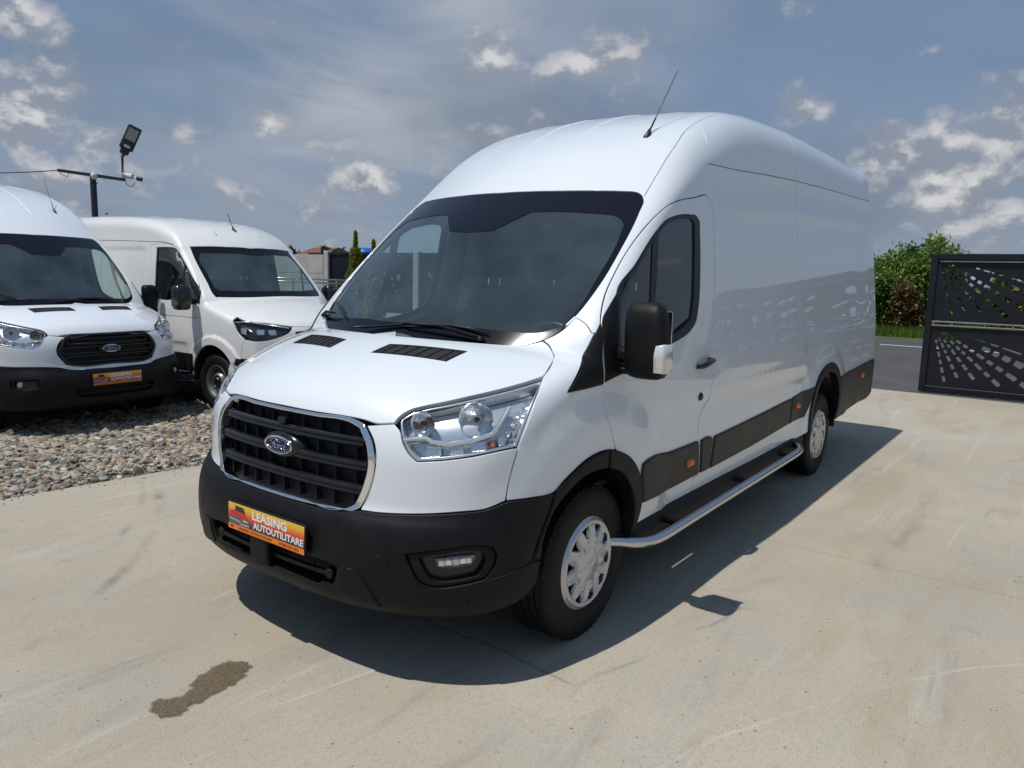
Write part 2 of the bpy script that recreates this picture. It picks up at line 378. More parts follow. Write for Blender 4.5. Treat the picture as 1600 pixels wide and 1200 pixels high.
class VanB(VanA):
    PROF=PROFC
    def halfw(s,x,z):
        w=pch([.3,.6,.9,1.15,1.35,1.7,2.0,2.3,2.5],[.99,1.01,1.015,1.005,.985,.94,.895,.86,.83],z)
        w=w-.06*sst(1.25,.15,x)**1.5-.02*sst(2.45,1.5,x)*sst(1.15,1.6,z)
        for xc in(1.0,4.64):
            r=np.hypot(x-xc,z-.36);w=w+.022*sst(.56,.52,r)*sst(1.30,1.0,z)
        w=w-.012*sst(.80,.74,z)*sst(1.45,1.6,x)
        sp=sst(2.50,2.60,x)*(1-sst(5.4,5.5,x));w=w-.012*sp*sst(1.12,1.20,z)*(1-sst(1.9,1.97,z))
        return w
    def F(s,X):
        x,y,z=X[...,0],X[...,1],X[...,2];a=np.sqrt(y*y+1e-6);a2=a*a
        s2=pch([.2,.7,1.0,1.3,2.1,2.5,2.8],[.10,.12,.16,.22,.26,.16,.10],z)
        s4=pch([.2,.7,1.0,1.25,1.4,2.8],[.2,.2,.15,.05,0,0],z)
        fade=1-sst(2.2,4.,x)
        fp=s.G(x-(s2*a2+s4*a2*a2)*fade,z+pch([.7,1.1,1.6,2.2,2.8],[0,.08,.05,.05,.055],z)*a2)
        rad=.05+.13*sst(1.9,2.4,z)*sst(1.6,2.2,x)
        return smax(fp,a-s.halfw(x,z),rad)
def grad(V,X,h=1.5e-3):
    g=np.stack([V.F(X+np.eye(3)[i]*h)-V.F(X-np.eye(3)[i]*h) for i in range(3)],-1)+1e-9
    return g/np.linalg.norm(g,axis=-1,keepdims=True)
def cast(V,O,D,t0=0.,t1=12.,step=.8,it=60):
    O=np.broadcast_to(O,D.shape).astype(float);t=np.full(D.shape[:-1],float(t0))
    act=np.ones(t.shape,bool)
    for _ in range(it):
        if not act.any(): break
        f=V.F(O[act]+D[act]*t[act][:,None]);t[act]+=f*step
        na=act.copy();na[act]=(np.abs(f)>2e-5)&(t[act]<t1);act=na
    return O+D*t[...,None],t<t1

# ---------------------------------------------------------------- trimmed panels on a body surface
def smooth_closed(P,step,corner=38.,free=None):
    P=np.array(P,float)
    keep=[0]
    for i in range(1,len(P)):
        if np.linalg.norm(P[i]-P[keep[-1]])>1.2e-3: keep.append(i)
    if len(keep)>2 and np.linalg.norm(P[keep[-1]]-P[0])<1.2e-3: keep.pop()
    P=P[keep]; fr=np.array(free)[keep] if free is not None else np.zeros(len(P),bool)
    n=len(P); d=np.linalg.norm(np.roll(P,-1,0)-P,axis=1)
    T=(np.roll(P,-1,0)-P)/d[:,None]; Tp=np.roll(T,1,0); dp=np.roll(d,1)
    ang=np.degrees(np.arccos(np.clip((T*Tp).sum(1),-1,1))); cor=(ang>corner)|(fr!=np.roll(fr,1))|(fr!=np.roll(fr,-1))
    tm=(Tp*d[:,None]+T*dp[:,None])/(d+dp)[:,None]
    out=[];of=[]
    for i in range(n):
        j=(i+1)%n; m0=T[i] if cor[i] else tm[i]; m1=T[i] if cor[j] else tm[j]
        k=max(1,int(math.ceil(d[i]/step)))
        for t in np.arange(k)/k:
            h00=2*t**3-3*t*t+1;h10=t**3-2*t*t+t;h01=-2*t**3+3*t*t;h11=t**3-t*t
            out.append(h00*P[i]+h10*d[i]*m0+h01*P[j]+h11*d[i]*m1); of.append(bool(fr[i] and fr[j]) or (t==0 and bool(fr[i])))
    return np.array(out),np.array(of)
def area2(P): x,y=P[:,0],P[:,1]; return .5*np.sum(x*np.roll(y,-1)-y*np.roll(x,-1))
def inset(P,d,fr):
    """P is CCW; positive d moves inwards"""
    e=np.roll(P,-1,0)-P; e/=np.linalg.norm(e,axis=1)[:,None]+1e-12
    nin=np.stack([-e[:,1],e[:,0]],1)
    # edges lying on the free (centre) line do not move
    fe=fr&np.roll(fr,-1)
    D=np.where(fe,0.,d)
    n1=nin;n0=np.roll(nin,1,0);D1=D;D0=np.roll(D,1)
    dot=(n0*n1).sum(1)
    det=n0[:,0]*n1[:,1]-n0[:,1]*n1[:,0]
    b=(n0+n1);bl=np.linalg.norm(b,axis=1)[:,None];b=b/(bl+1e-9)
    ch=np.clip((b*n1).sum(1),.45,1)
    simple=b*(np.minimum(D0,D1)+np.abs(D0-D1)*0)[:,None]/ch[:,None]
    mixd=(D0!=D1)&(np.abs(det)>.05)
    x=np.zeros_like(P)
    dd=np.where(np.abs(det)<1e-6,1,det)
    x[:,0]=(D0*n1[:,1]-D1*n0[:,1])/dd; x[:,1]=(n0[:,0]*D1-n1[:,0]*D0)/dd
    return P+np.where(mixd[:,None],x,np.where((D0==D1)[:,None],b*D1[:,None]/ch[:,None],n0*D0[:,None]+n1*D1[:,None]))
def inside(P,Q):
    c=np.zeros(len(P),bool)
    for i in range(len(Q)):
        a=Q[i];b=Q[(i+1)%len(Q)]
        m=(a[1]>P[:,1])!=(b[1]>P[:,1])
        c^=m&(P[:,0]<(b[0]-a[0])*(P[:,1]-a[1])/((b[1]-a[1])+1e-30)+a[0])
    return c
def mindist(P,B):
    kd=KDTree(len(B))
    for i,b in enumerate(B): kd.insert((float(b[0]),float(b[1]),0.),i)
    kd.balance(); return np.array([kd.find((float(p[0]),float(p[1]),0.))[2] for p in P])
def tri_region(outer,holes,res):
    """outer, holes: dense CCW loops. returns points (loops first, in order) and triangles"""
    loops=[outer]+holes; B=np.concatenate(loops)
    lo,hi=outer.min(0),outer.max(0)
    xs=np.arange(lo[0],hi[0],res); ys=np.arange(lo[1],hi[1],res*.866)
    G_=np.array([(x+(res*.5 if j%2 else 0),y) for j,y in enumerate(ys) for x in xs]) if len(xs) and len(ys) else np.zeros((0,2))
    if len(G_):
        ins=inside(G_,outer)
        for h in holes: ins&=~inside(G_,h)
        G_=G_[ins]
    if len(G_): G_=G_[mindist(G_,B)>res*.55]
    pts=np.concatenate([B,G_]) if len(G_) else B
    ed=[];k=0
    for l in loops:
        n=len(l); ed+=[(k+i,k+(i+1)%n) for i in range(n)]; k+=n
    r=delaunay_2d_cdt([Vector((float(a),float(b))) for a,b in pts],ed,[],0,1e-7)
    V=np.array([tuple(v) for v in r[0]]); T=np.array([f for f in r[2] if len(f)==3])
    ids=np.full(len(V),-1)
    for vi,org in enumerate(r[3]):
        if len(org): ids[vi]=org[0]
    cen=V[T].mean(1); m=inside(cen,outer)
    for h in holes: m&=~inside(cen,h)
    T=T[m]
    e1=V[T[:,1]]-V[T[:,0]]; e2=V[T[:,2]]-V[T[:,0]]; ar=e1[:,0]*e2[:,1]-e1[:,1]*e2[:,0]
    T[ar<0]=T[ar<0][:,::-1]; T=T[np.abs(ar)>1e-12]
    # reorder so that input order is kept where possible
    newid={};P=list(pts)
    mp=np.empty(len(V),int)
    for i in range(len(V)):
        if ids[i]>=0: mp[i]=ids[i]
        else: mp[i]=len(P); P.append(V[i])
    return np.array(P),mp[T]
RSCALE=[1.0]
def panel(mapf,outer,holes=(),res=.03,gap=.0016,bev=.0025,drop=.0015,flange=.018,off=0.,step=None,free=None,corner=38.,hgap=0.,twosided=False):
    """mapf(uv)->(X,N). outer/holes are 2D polylines (raw, smoothed here)."""
    res=res*RSCALE[0]; step=step or min(res*.7,.022)
    o,fr=smooth_closed(outer,step,corner,free)
    if area2(o)<0: o=o[::-1];fr=fr[::-1]
    hs=[]
    for h in holes:
        q,_=smooth_closed(h,step,corner)
        if area2(q)<0: q=q[::-1]
        hs.append(q)
    ro0=inset(o,gap,fr); ro1=inset(o,gap+bev,fr) if bev else ro0
    z=lambda q:np.zeros(len(q),bool)
    rh0=[inset(q,-hgap,z(q)) for q in hs]; rh1=[inset(q,-(hgap+bev),z(q)) if bev else q for q in rh0]
    P,T=tri_region(ro1,rh1,res)
    X,N=mapf(P,fr if fr.any() else None)
    X=X+N*off
    V=[X];NR=[N];F_=[tuple(t) for t in T]; base=len(P); start=0
    for li,(r1,r0) in enumerate([(ro1,ro0)]+list(zip(rh1,rh0))):
        n=len(r1); frl=fr if li==0 else z(r1)
        idx1=start+np.arange(n); start+=n
        rev=li>0
        cur=idx1
        if bev:
            X0,N0=mapf(r0,frl if frl.any() else None); lat=X0+N0*off-X[idx1]; lat-=N0*(lat*N0).sum(1)[:,None]; ll=np.linalg.norm(lat,axis=1)[:,None]; lat=np.where(ll>1e-6,lat/np.maximum(ll,1e-9),0)
            Y=X0+N0*(off-drop); NB=N0*.55+lat*.83; NB/=np.linalg.norm(NB,axis=1)[:,None]; NB=np.where(frl[:,None],N0,NB); Y=np.where(frl[:,None],X0+N0*off,Y)
            i0=base+np.arange(n); base+=n; V.append(Y); NR.append(NB)
            for i in range(n):
                j=(i+1)%n
                if frl[i] and frl[j]: continue
                q=(cur[i],i0[i],i0[j],cur[j]); F_.append(q if not rev else q[::-1])
            cur=i0; XX=Y;NN_=N0;LT=lat
        else:
            XX=X[idx1];NN_=N[idx1];LT=None
        if flange:
            a=base+np.arange(n); base+=n; b=base+np.arange(n); base+=n
            tang=np.roll(XX,-1,0)-np.roll(XX,1,0); L2=np.cross(tang,NN_); L2/=np.linalg.norm(L2,axis=1)[:,None]+1e-12
            if rev: L2=-L2
            V+= [XX,XX-NN_*flange]; NR+=[L2,L2]
            for i in range(n):
                j=(i+1)%n
                if frl[i] and frl[j]: continue
                q=(a[i],b[i],b[j],a[j]); F_.append(q if not rev else q[::-1])
    return np.concatenate(V),F_,np.concatenate(NR)
class Surf:
    """charts for projecting panels on a body shape V"""
    def __init__(s,V): s.V=V
    def refine(s,X,free):
        if free is None: return X
        k=len(free); m=free
        Y=X[:k][m].copy()
        if len(Y):
            Y[:,1]=0
            for _ in range(6):
                f=s.V.F(Y); g=grad(s.V,Y); g[:,1]=0; Y=Y-f[:,None]*g/np.maximum((g*g).sum(1),.2)[:,None]
            idx=np.where(m)[0]; X[idx]=Y
        return X
    def plane(s,n,pts):
        n=np.array(n,float); n/=np.linalg.norm(n); up=np.array([0,0,1.]) if abs(n[2])<.9 else np.array([-1.,0,0])
        u=np.cross(up,n);u/=np.linalg.norm(u);v=np.cross(n,u)
        lift=(np.array(pts)@n).max()+.35
        def to2(P): P=np.array(P,float); return np.stack([P@u,P@v],1)
        def mp(uv,free=None):
            O=uv[:,:1]*u+uv[:,1:]*v+lift*n
            X,_=cast(s.V,O,np.broadcast_to(-n,O.shape).copy(),0.,3.5,.75,110)
            X=s.refine(X,free); N=grad(s.V,X)
            return X,N
        return to2,mp
    def cyl(s,xc,R=1.0):
        def to2(P): P=np.array(P,float); return np.stack([-np.arctan2(-P[:,1],xc-P[:,0])*R*-1,P[:,2]],1)
        def mp(uv,free=None):
            ph=uv[:,0]/R; D=np.stack([-np.cos(ph),-np.sin(ph),0*ph],1)
            O=np.stack([np.full(len(ph),xc),0*ph,uv[:,1]],1)+D*(xc+.5)
            X,_=cast(s.V,O,-D,0.,xc+.5,.75,110)
            X=s.refine(X,free); return X,grad(s.V,X)
        return to2,mp
    def make(s,name,pts,m,parent,n=None,cyl=None,holes=(),free=False,mirror=False,sym=False,label=None,**k):
        """pts are near-side (y<0) 3D points. sym: close the loop with its mirror image; free: edge on y=0 stays open and is welded with its mirror"""
        P=[tuple(p) for p in pts]
        if sym: P=P+[(x,-y,z) for x,y,z in P[::-1] if abs(y)>1e-4]
        if n is None and cyl is None:
            q=np.array(P); g=grad(s.V,q); n=g.mean(0); n/=np.linalg.norm(n)
        to2,mp=s.cyl(cyl) if cyl is not None else s.plane(n,P)
        fr=np.abs(np.array(P)[:,1])<1e-3 if free else None
        V,F_,N=panel(mp,to2(P),[to2(h) for h in holes],free=fr,**k)
        if free:
            nv=len(V); V2=V*[1,-1,1]; N2=N*[1,-1,1]
            F_=list(F_)+[tuple(i+nv for i in f)[::-1] for f in F_]; V=np.concatenate([V,V2]); N=np.concatenate([N,N2])
        o=mesh_obj(name,V,F_,m,parent,normals=N,label=label)
        if mirror: mirror_obj(o)
        return o
    def on(s,p,n=None,off=0.):
        """nearest surface point below p along its normal; returns X,N"""
        X=np.array([p],float)
        for _ in range(8):
            f=s.V.F(X); g=grad(s.V,X); X=X-f[:,None]*g
        N=grad(s.V,X); return (X+N*off)[0],N[0]
def slit(path,w):
    P=np.array(path,float); T=np.gradient(P,axis=0); return P,T,w
def slit_poly(to_n,path,w):
    """thin closed loop round a 3D polyline, offset sideways in the surface"""
    P=np.array(path,float); T=np.gradient(P,axis=0); S=np.cross(T,np.array(to_n,float)); S/=np.linalg.norm(S,axis=1)[:,None]
    return [tuple(p) for p in (P+S*w/2)]+[tuple(p) for p in (P-S*w/2)[::-1]]
def dens(path,step):
    P=np.array(path,float);out=[P[0]]
    for a,b in zip(P[:-1],P[1:]):
        k=max(1,int(np.linalg.norm(b-a)/step))
        for t in range(1,k+1): out.append(a+(b-a)*t/k)
    return out

# ---------------------------------------------------------------- shared van pieces
def text_mesh(body,size=1.,bold=0.,shear=0.,spacing=1.):
    cu=bpy.data.curves.new('txt','FONT'); cu.body=body; cu.size=size; cu.offset=bold; cu.shear=shear; cu.space_character=spacing; cu.align_x='LEFT'; cu.resolution_u=3
    o=bpy.data.objects.new('txt',cu); C.objects.link(o); bpy.context.view_layer.update()
    me=bpy.data.meshes.new_from_object(o.evaluated_get(bpy.context.evaluated_depsgraph_get())); C.objects.unlink(o); bpy.data.objects.remove(o)
    V=np.array([tuple(v.co) for v in me.vertices]); F_=[tuple(p.vertices) for p in me.polygons]; bpy.data.meshes.remove(me)
    return V,F_
def decal(name,V,F_,m,parent,w,h,x0,y0,depth,thick=.0006):
    """text mesh fitted to width w, height h with its lower left corner at (x0,y0) of a plate whose face looks to -x (plate: right = -y)"""
    lo,hi=V.min(0),V.max(0); s=np.array([w/(hi[0]-lo[0]),h/(hi[1]-lo[1])])
    Q=np.array([(-depth,-(x0+(p[0]-lo[0])*s[0]),y0+(p[1]-lo[1])*s[1]) for p in V])
    return mesh_obj(name,Q,F_,m,parent,smooth=False)
def grad_mat():
    m,nt=new_mat('printed_plate_gradient'); b=principled(nt,Roughness=.35,Coat_Weight=.3); L=nt.links.new
    tc=NN(nt,'ShaderNodeTexCoord'); sp=NN(nt,'ShaderNodeSeparateXYZ'); L(tc.outputs['Object'],sp.inputs[0])
    mr=NN(nt,'ShaderNodeMapRange'); mr.inputs[1].default_value=-.034; mr.inputs[2].default_value=.055
    L(sp.outputs[2],mr.inputs[0]); r=NN(nt,'ShaderNodeValToRGB'); e=r.color_ramp.elements
    st=[(0,(.02,.015,.03)),(.16,(.05,.02,.035)),(.34,(.50,.035,.02)),(.55,(.72,.12,.015)),(.8,(.80,.42,.02)),(1,(.78,.52,.06))]
    while len(e)<len(st): e.new(.5)
    for q,(p,c) in zip(e,st): q.position=p;q.color=(*c,1)
    L(mr.outputs[0],r.inputs[0]); L(r.outputs[0],b.inputs['Base Color']); return m
M['plate']=grad_mat()
M['white_print']=mat('white_print',(.80,.80,.78),.4)
M['orange_print']=mat('orange_print',(.82,.20,.012),.4)
M['black_print']=mat('black_print',(.03,.02,.02),.4)
M['red_print']=mat('red_print',(.55,.03,.03),.4)
M['grey_print']=mat('grey_print',(.10,.10,.12),.4)
M['pale_print']=mat('pale_print',(.5,.48,.5),.4)
def make_plate(parent,pos,tilt=0.):
    """advertising number plate: part 'number_plate' with printed sub-parts"""
    fr=MB().box((0,0,0),(.012,.534,.128),bev=.004)
    fr.box((.008,0,-.002),(.012,.50,.11)); pl=fr.build('number_plate','plastic',parent); pl.location=pos; pl.rotation_euler=(0,tilt,0)
    mesh_obj('plate_face',[(-.0072,-.26,-.036),(-.0072,.26,-.036),(-.0072,.26,.057),(-.0072,-.26,.057)],[(0,3,2,1)],'plate',pl,smooth=False)
    mesh_obj('plate_strip',[(-.0072,-.26,-.060),(-.0072,.26,-.060),(-.0072,.26,-.0362),(-.0072,-.26,-.0362)],[(0,3,2,1)],'orange_print',pl,smooth=False)
    V,F_=text_mesh('LEASING',1,.034); decal('plate_lettering',V,F_,'white_print',pl,.235,.038,-.085,.010,.0082)
    V,F_=text_mesh('AUTOUTILITARE',1,.030); decal('plate_lettering',V,F_,'white_print',pl,.335,.030,-.080,-.028,.0082)
    V,F_=text_mesh('LEASING  AUTOUTILITARE',1,.012); decal('plate_lettering',V,F_,'black_print',pl,.235,.010,-.185,-.053,.0082)
    V,F_=text_mesh('0768 555 555',1,.012); decal('plate_lettering',V,F_,'black_print',pl,.125,.011,.10,-.0535,.0082)
    # small printed picture of a red van
    def poly(pts,m,d): mesh_obj('plate_picture',[(-d,-x,z) for x,z in pts],[tuple(range(len(pts)))],m,pl,smooth=False)
    poly([(-.250,-.034),(-.252,.008),(-.225,.020),(-.165,.020),(-.128,.008),(-.110,-.004),(-.104,-.034)],'grey_print',.0076)
    poly([(-.252,-.006),(-.248,.018),(-.205,.030),(-.140,.020),(-.122,.004),(-.150,-.008),(-.20,.0)],'red_print',.0079)
    poly([(-.214,.030),(-.206,.048),(-.150,.046),(-.134,.022),(-.20,.026)],'black_print',.0080)
    poly([(-.218,.030),(-.210,.050),(-.206,.050),(-.211,.029)],'pale_print',.0082)
    poly([(-.250,-.010),(-.20,-.013),(-.17,-.018),(-.172,-.024),(-.20,-.018),(-.250,-.016)],'pale_print',.0082)
    poly([(-.150,-.004),(-.118,-.008),(-.114,-.014),(-.150,-.014)],'pale_print',.0083)
    poly([(-.17,-.026),(-.108,-.024),(-.108,-.029),(-.17,-.031)],'pale_print',.0083)
    poly([(-.244,-.052),(-.238,-.042),(-.228,-.042),(-.222,-.052)],'black_print',.0081)
    return pl
def make_badge(parent,p,n,s=1.):
    """oval emblem: chrome rim, blue field, script lettering"""
    n=np.array(n)/np.linalg.norm(n); u=np.cross([0,0,1.],n)*1.; u/=np.linalg.norm(u); v=np.cross(n,u)
    a,b=.094*s,.040*s
    def ell(k,h,N=40): return [np.array(p)+u*a*k*math.cos(t)+v*b*(1-(1-k)*a/b*1.0 if k<1 else k)*math.sin(t)+n*h for t in np.linspace(0,2*math.pi,N,endpoint=False)]
    def ring(name,ks,m,cap=False,par=None):
        mb=MB();V=[];N=40
        for k,h in ks:V+=ell(k,h)
        F_=[(i*N+j,i*N+(j+1)%N,(i+1)*N+(j+1)%N,(i+1)*N+j) for i in range(len(ks)-1) for j in range(N)]
        if cap:F_.append(tuple(range((len(ks)-1)*N,len(ks)*N)))
        return mb.add(V,F_).build(name,m,par or parent,smooth=True,auto=40)
    bd=ring('badge',[(1.0,-.012),(1.0,.001),(.975,.0035),(.93,.0035),(.91,.002)],'chrome')
    ring('badge_field',[(.915,.0015),(.6,.0022),(.3,.0025)],'blue',True,bd)
    ring('badge_ring',[(.865,.0024),(.86,.0029),(.845,.0029),(.84,.0024)],'fordsilver',False,bd)
    # script drawn as strokes in emblem units (x -1..1, y -1..1)
    st=[[(-.68,.28),(-.60,.34),(-.52,.30)],
        [(-.50,.22),(-.52,.42),(-.42,.62),(-.28,.66),(-.12,.58),(.0,.44),(.12,.38),(.24,.44),(.30,.54)],
        [(-.50,.22),(-.42,.06),(-.30,.08),(-.24,.22),(-.30,.34)],
        [(-.22,.44),(-.28,.2),(-.34,-.1),(-.42,-.36),(-.54,-.50),(-.64,-.40),(-.64,-.2),(-.56,-.02)],
        [(-.40,-.04),(-.26,.04),(-.14,.08)],
        [(-.10,.05),(-.22,-.08),(-.24,-.30),(-.14,-.42),(-.02,-.34),(.0,-.12),(-.08,.04),(.04,-.02),(.12,.02)],
        [(.12,.04),(.12,-.14),(.06,-.42)],[(.11,-.14),(.20,.02),(.30,.04),(.31,-.04)],
        [(.52,.0),(.42,.06),(.32,-.08),(.30,-.30),(.38,-.42),(.48,-.34),(.56,-.10)],[(.70,.50),(.60,.10),(.54,-.26),(.60,-.42),(.70,-.34)]]
    mb=MB()
    for q in st:
        q=np.array(q,float); t=np.linspace(0,len(q)-1,len(q)*4); xs=pch(np.arange(len(q)),q[:,0],t); ys=pch(np.arange(len(q)),q[:,1],t)
        mb.tube([np.array(p)+u*a*.86*x+v*b*.92*y+n*.0027 for x,y in zip(xs,ys)],.0014*s,6)
    mb.build('badge_lettering','fordsilver',bd,smooth=True)
    return bd
def disc_face(hfun,R,holes,m,name,parent,res=.012,c=(0,0,0),side=-1,flange=.02,inner=None):
    """pressed wheel disc looking along side*y: hfun(x,z)->proud height"""
    out=[(R*math.cos(t),R*math.sin(t)) for t in np.linspace(0,2*math.pi,72,endpoint=False)]
    def mp(uv,free=None):
        # chart: u -> +x for side=-1 so that u x v = (0,-1,0)
        h=hfun(uv[:,0],uv[:,1]); e=5e-4
        dx=(hfun(uv[:,0]+e,uv[:,1])-hfun(uv[:,0]-e,uv[:,1]))/(2*e); dz=(hfun(uv[:,0],uv[:,1]+e)-hfun(uv[:,0],uv[:,1]-e))/(2*e)
        X=np.stack([uv[:,0],-h,uv[:,1]],1); N=np.stack([-dx,-np.ones(len(h)),-dz],1); N/=np.linalg.norm(N,axis=1)[:,None]; return X,N
    V,F_,N=panel(mp,out,holes,res=res,gap=0,bev=.0025,drop=.0015,flange=flange,corner=30,step=.008)
    V=V+np.array(c)
    o=mesh_obj(name,V,F_,m,parent,normals=N); 
    return o
def make_wheel(parent,x,y,side,cover,z=.345,Rt=.352):
    """side -1: outer face looks to -y"""
    wh=MB()
    t=.112
    prof=[(.211,-.096),(.218,-.106),(.235,-.112),(.27,-.117),(.300,-.1165),(.322,-.112),(.335,-.104),(.3445,-.094)]
    tread=[]
    xs=[-.088]
    g=[-.058,-.020,.020,.058]
    tread.append((.3485,-.086))
    for q in g: tread+= [(.3515,q-.0075),(.3515,q-.006),(.3435,q-.0045),(.3435,q+.0045),(.3515,q+.006),(.3515,q+.0075)]
    tread.append((.3485,.086))
    full=prof+tread+[(r,-h) for r,h in prof[::-1]]
    full=[(r*Rt/.352,h) for r,h in full]
    wh.lathe(full,'y',(x,y,z),72,sgn=-side if side>0 else 1)
    ty=wh.build('tyre','rubber',parent,smooth=True,auto=28)
    # raised shoulder blocks
    sb=MB()
    for k in range(56):
        a=2*math.pi*k/56
        for sy in(-1,1):
            R_=np.array([[math.cos(a),0,math.sin(a)],[0,1,0],[-math.sin(a),0,math.cos(a)]])
            cpos=np.array([x,y,z])+R_@np.array([0,sy*.083,Rt-.0075]); sb.box(cpos,(.026,.030,.012),R_,bev=.003)
    sb.build('tread_blocks','rubber',ty)['kind']='stuff'
    yo=y+side*.100
    rm=MB().lathe([(.205,-.004),(.208,.000),(.203,.004),(.190,.000),(.182,-.03),(.165,-.055)],'y',(x,yo,z),60,sgn=side)
    rim=rm.build('rim','rim',parent,smooth=True,auto=40)
    if cover:
        sc=1.0
        def hf(u,v):
            r=np.hypot(u,v); a=np.arctan2(v,u)
            dome=.018*(1-sst(.02,.13,r))+.010*sst(.165,.19,r)*(1-sst(.195,.207,r))
            pet=np.abs(((a/(2*math.pi)*10)%1)-.5)*2     # 1 on spokes
            spoke=.013*np.clip(1.5*pet-.2,0,1)*sst(.085,.12,r)*(1-sst(.155,.18,r))
            pet5=np.abs(((a/(2*math.pi)*5+.25)%1)-.5)*2
            crease=-.0035*np.exp(-((1-pet5)*r/.004)**2)*sst(.03,.045,r)*(1-sst(.10,.12,r))
            hub=.004*(1-sst(.022,.026,r))-.002*(1-sst(.012,.015,r))
            rimz=-.008*sst(.203,.216,r)
            return dome+spoke+crease+hub+rimz-.004
        holes=[]
        for k in range(10):
            a0=2*math.pi*(k+.0)/10
            def q(r,da): return (r*math.cos(a0+da),r*math.sin(a0+da))
            holes.append([q(.126,-.075),q(.126,.075),q(.152,.135),q(.176,.165),q(.180,.0),q(.176,-.165),q(.152,-.135)])
        cv=disc_face(hf,.2155,holes,'cover','wheel_cover',parent,res=.009,flange=.012)
        cv.location=(x,yo+side*.012,z); cv.rotation_euler=(0,.12,0 if side<0 else math.pi)
        MB().lathe([(.0,.0),(.19,.0)],'y',(x,y+side*.045,z),40,sgn=1).build('brake_disc','dark',parent)
    else:
        def hf(u,v):
            r=np.hypot(u,v)
            return -.05+.045*(1-sst(.085,.125,r))*sst(.055,.075,r)+.02*sst(.14,.19,r)+.0*r
        holes=[]
        for k in range(16):
            a0=2*math.pi*k/16
            holes.append([((r)*math.cos(a0+d),(r)*math.sin(a0+d)) for r,d in((.140,-.07),(.140,.07),(.166,.085),(.168,0),(.166,-.085))])
        cv=disc_face(hf,.200,holes,'rim','wheel_disc',parent,res=.011,flange=.012)
        cv.location=(x,yo,z); cv.rotation_euler=(0,0,0 if side<0 else math.pi)
        MB().lathe([(.0,.012),(.048,.012),(.058,.0),(.060,-.03)],'y',(x,yo,z),30,sgn=side).build('hub_cap','plastic_gloss',parent,smooth=True,auto=35)
        MB().lathe([(.0,.0),(.19,.0)],'y',(x,y+side*.03,z),40,sgn=1).build('brake_disc','dark',parent)
    return ty
def wheel_well(parent,x,side,R=.47,z=.37,a0=1.0,a1=.55):
    mb=MB();N=28;V=[]
    for a in (a0,a1):
        for k in range(N+1):
            t=math.radians(-4+188*k/N); V.append((x+R*math.cos(t),side*a,z+R*math.sin(t)))
    F_=[(k,k+1,N+2+k,N+1+k) for k in range(N)]; F_.append(tuple(range(N+1,2*N+2)))
    return mb.add(V,F_).build('wheel_arch_liner','wellplastic',parent,smooth=False)
def loft_box(sections,n=28,e=3.2):
    """stack of superellipse sections: (z, cx, cy, rx, ry)"""
    V=[]
    for z,cx,cy,rx,ry in sections:
        for k in range(n):
            t=2*math.pi*k/n; c,s=math.cos(t),math.sin(t)
            V.append((cx+rx*abs(c)**(2/e)*(1 if c>=0 else -1),cy+ry*abs(s)**(2/e)*(1 if s>=0 else -1),z))
    m=len(sections); F_=[(i*n+j,i*n+(j+1)%n,(i+1)*n+(j+1)%n,(i+1)*n+j) for i in range(m-1) for j in range(n)]
    F_.append(tuple(range(n))[::-1]);F_.append(tuple(range((m-1)*n,m*n)))
    return V,F_
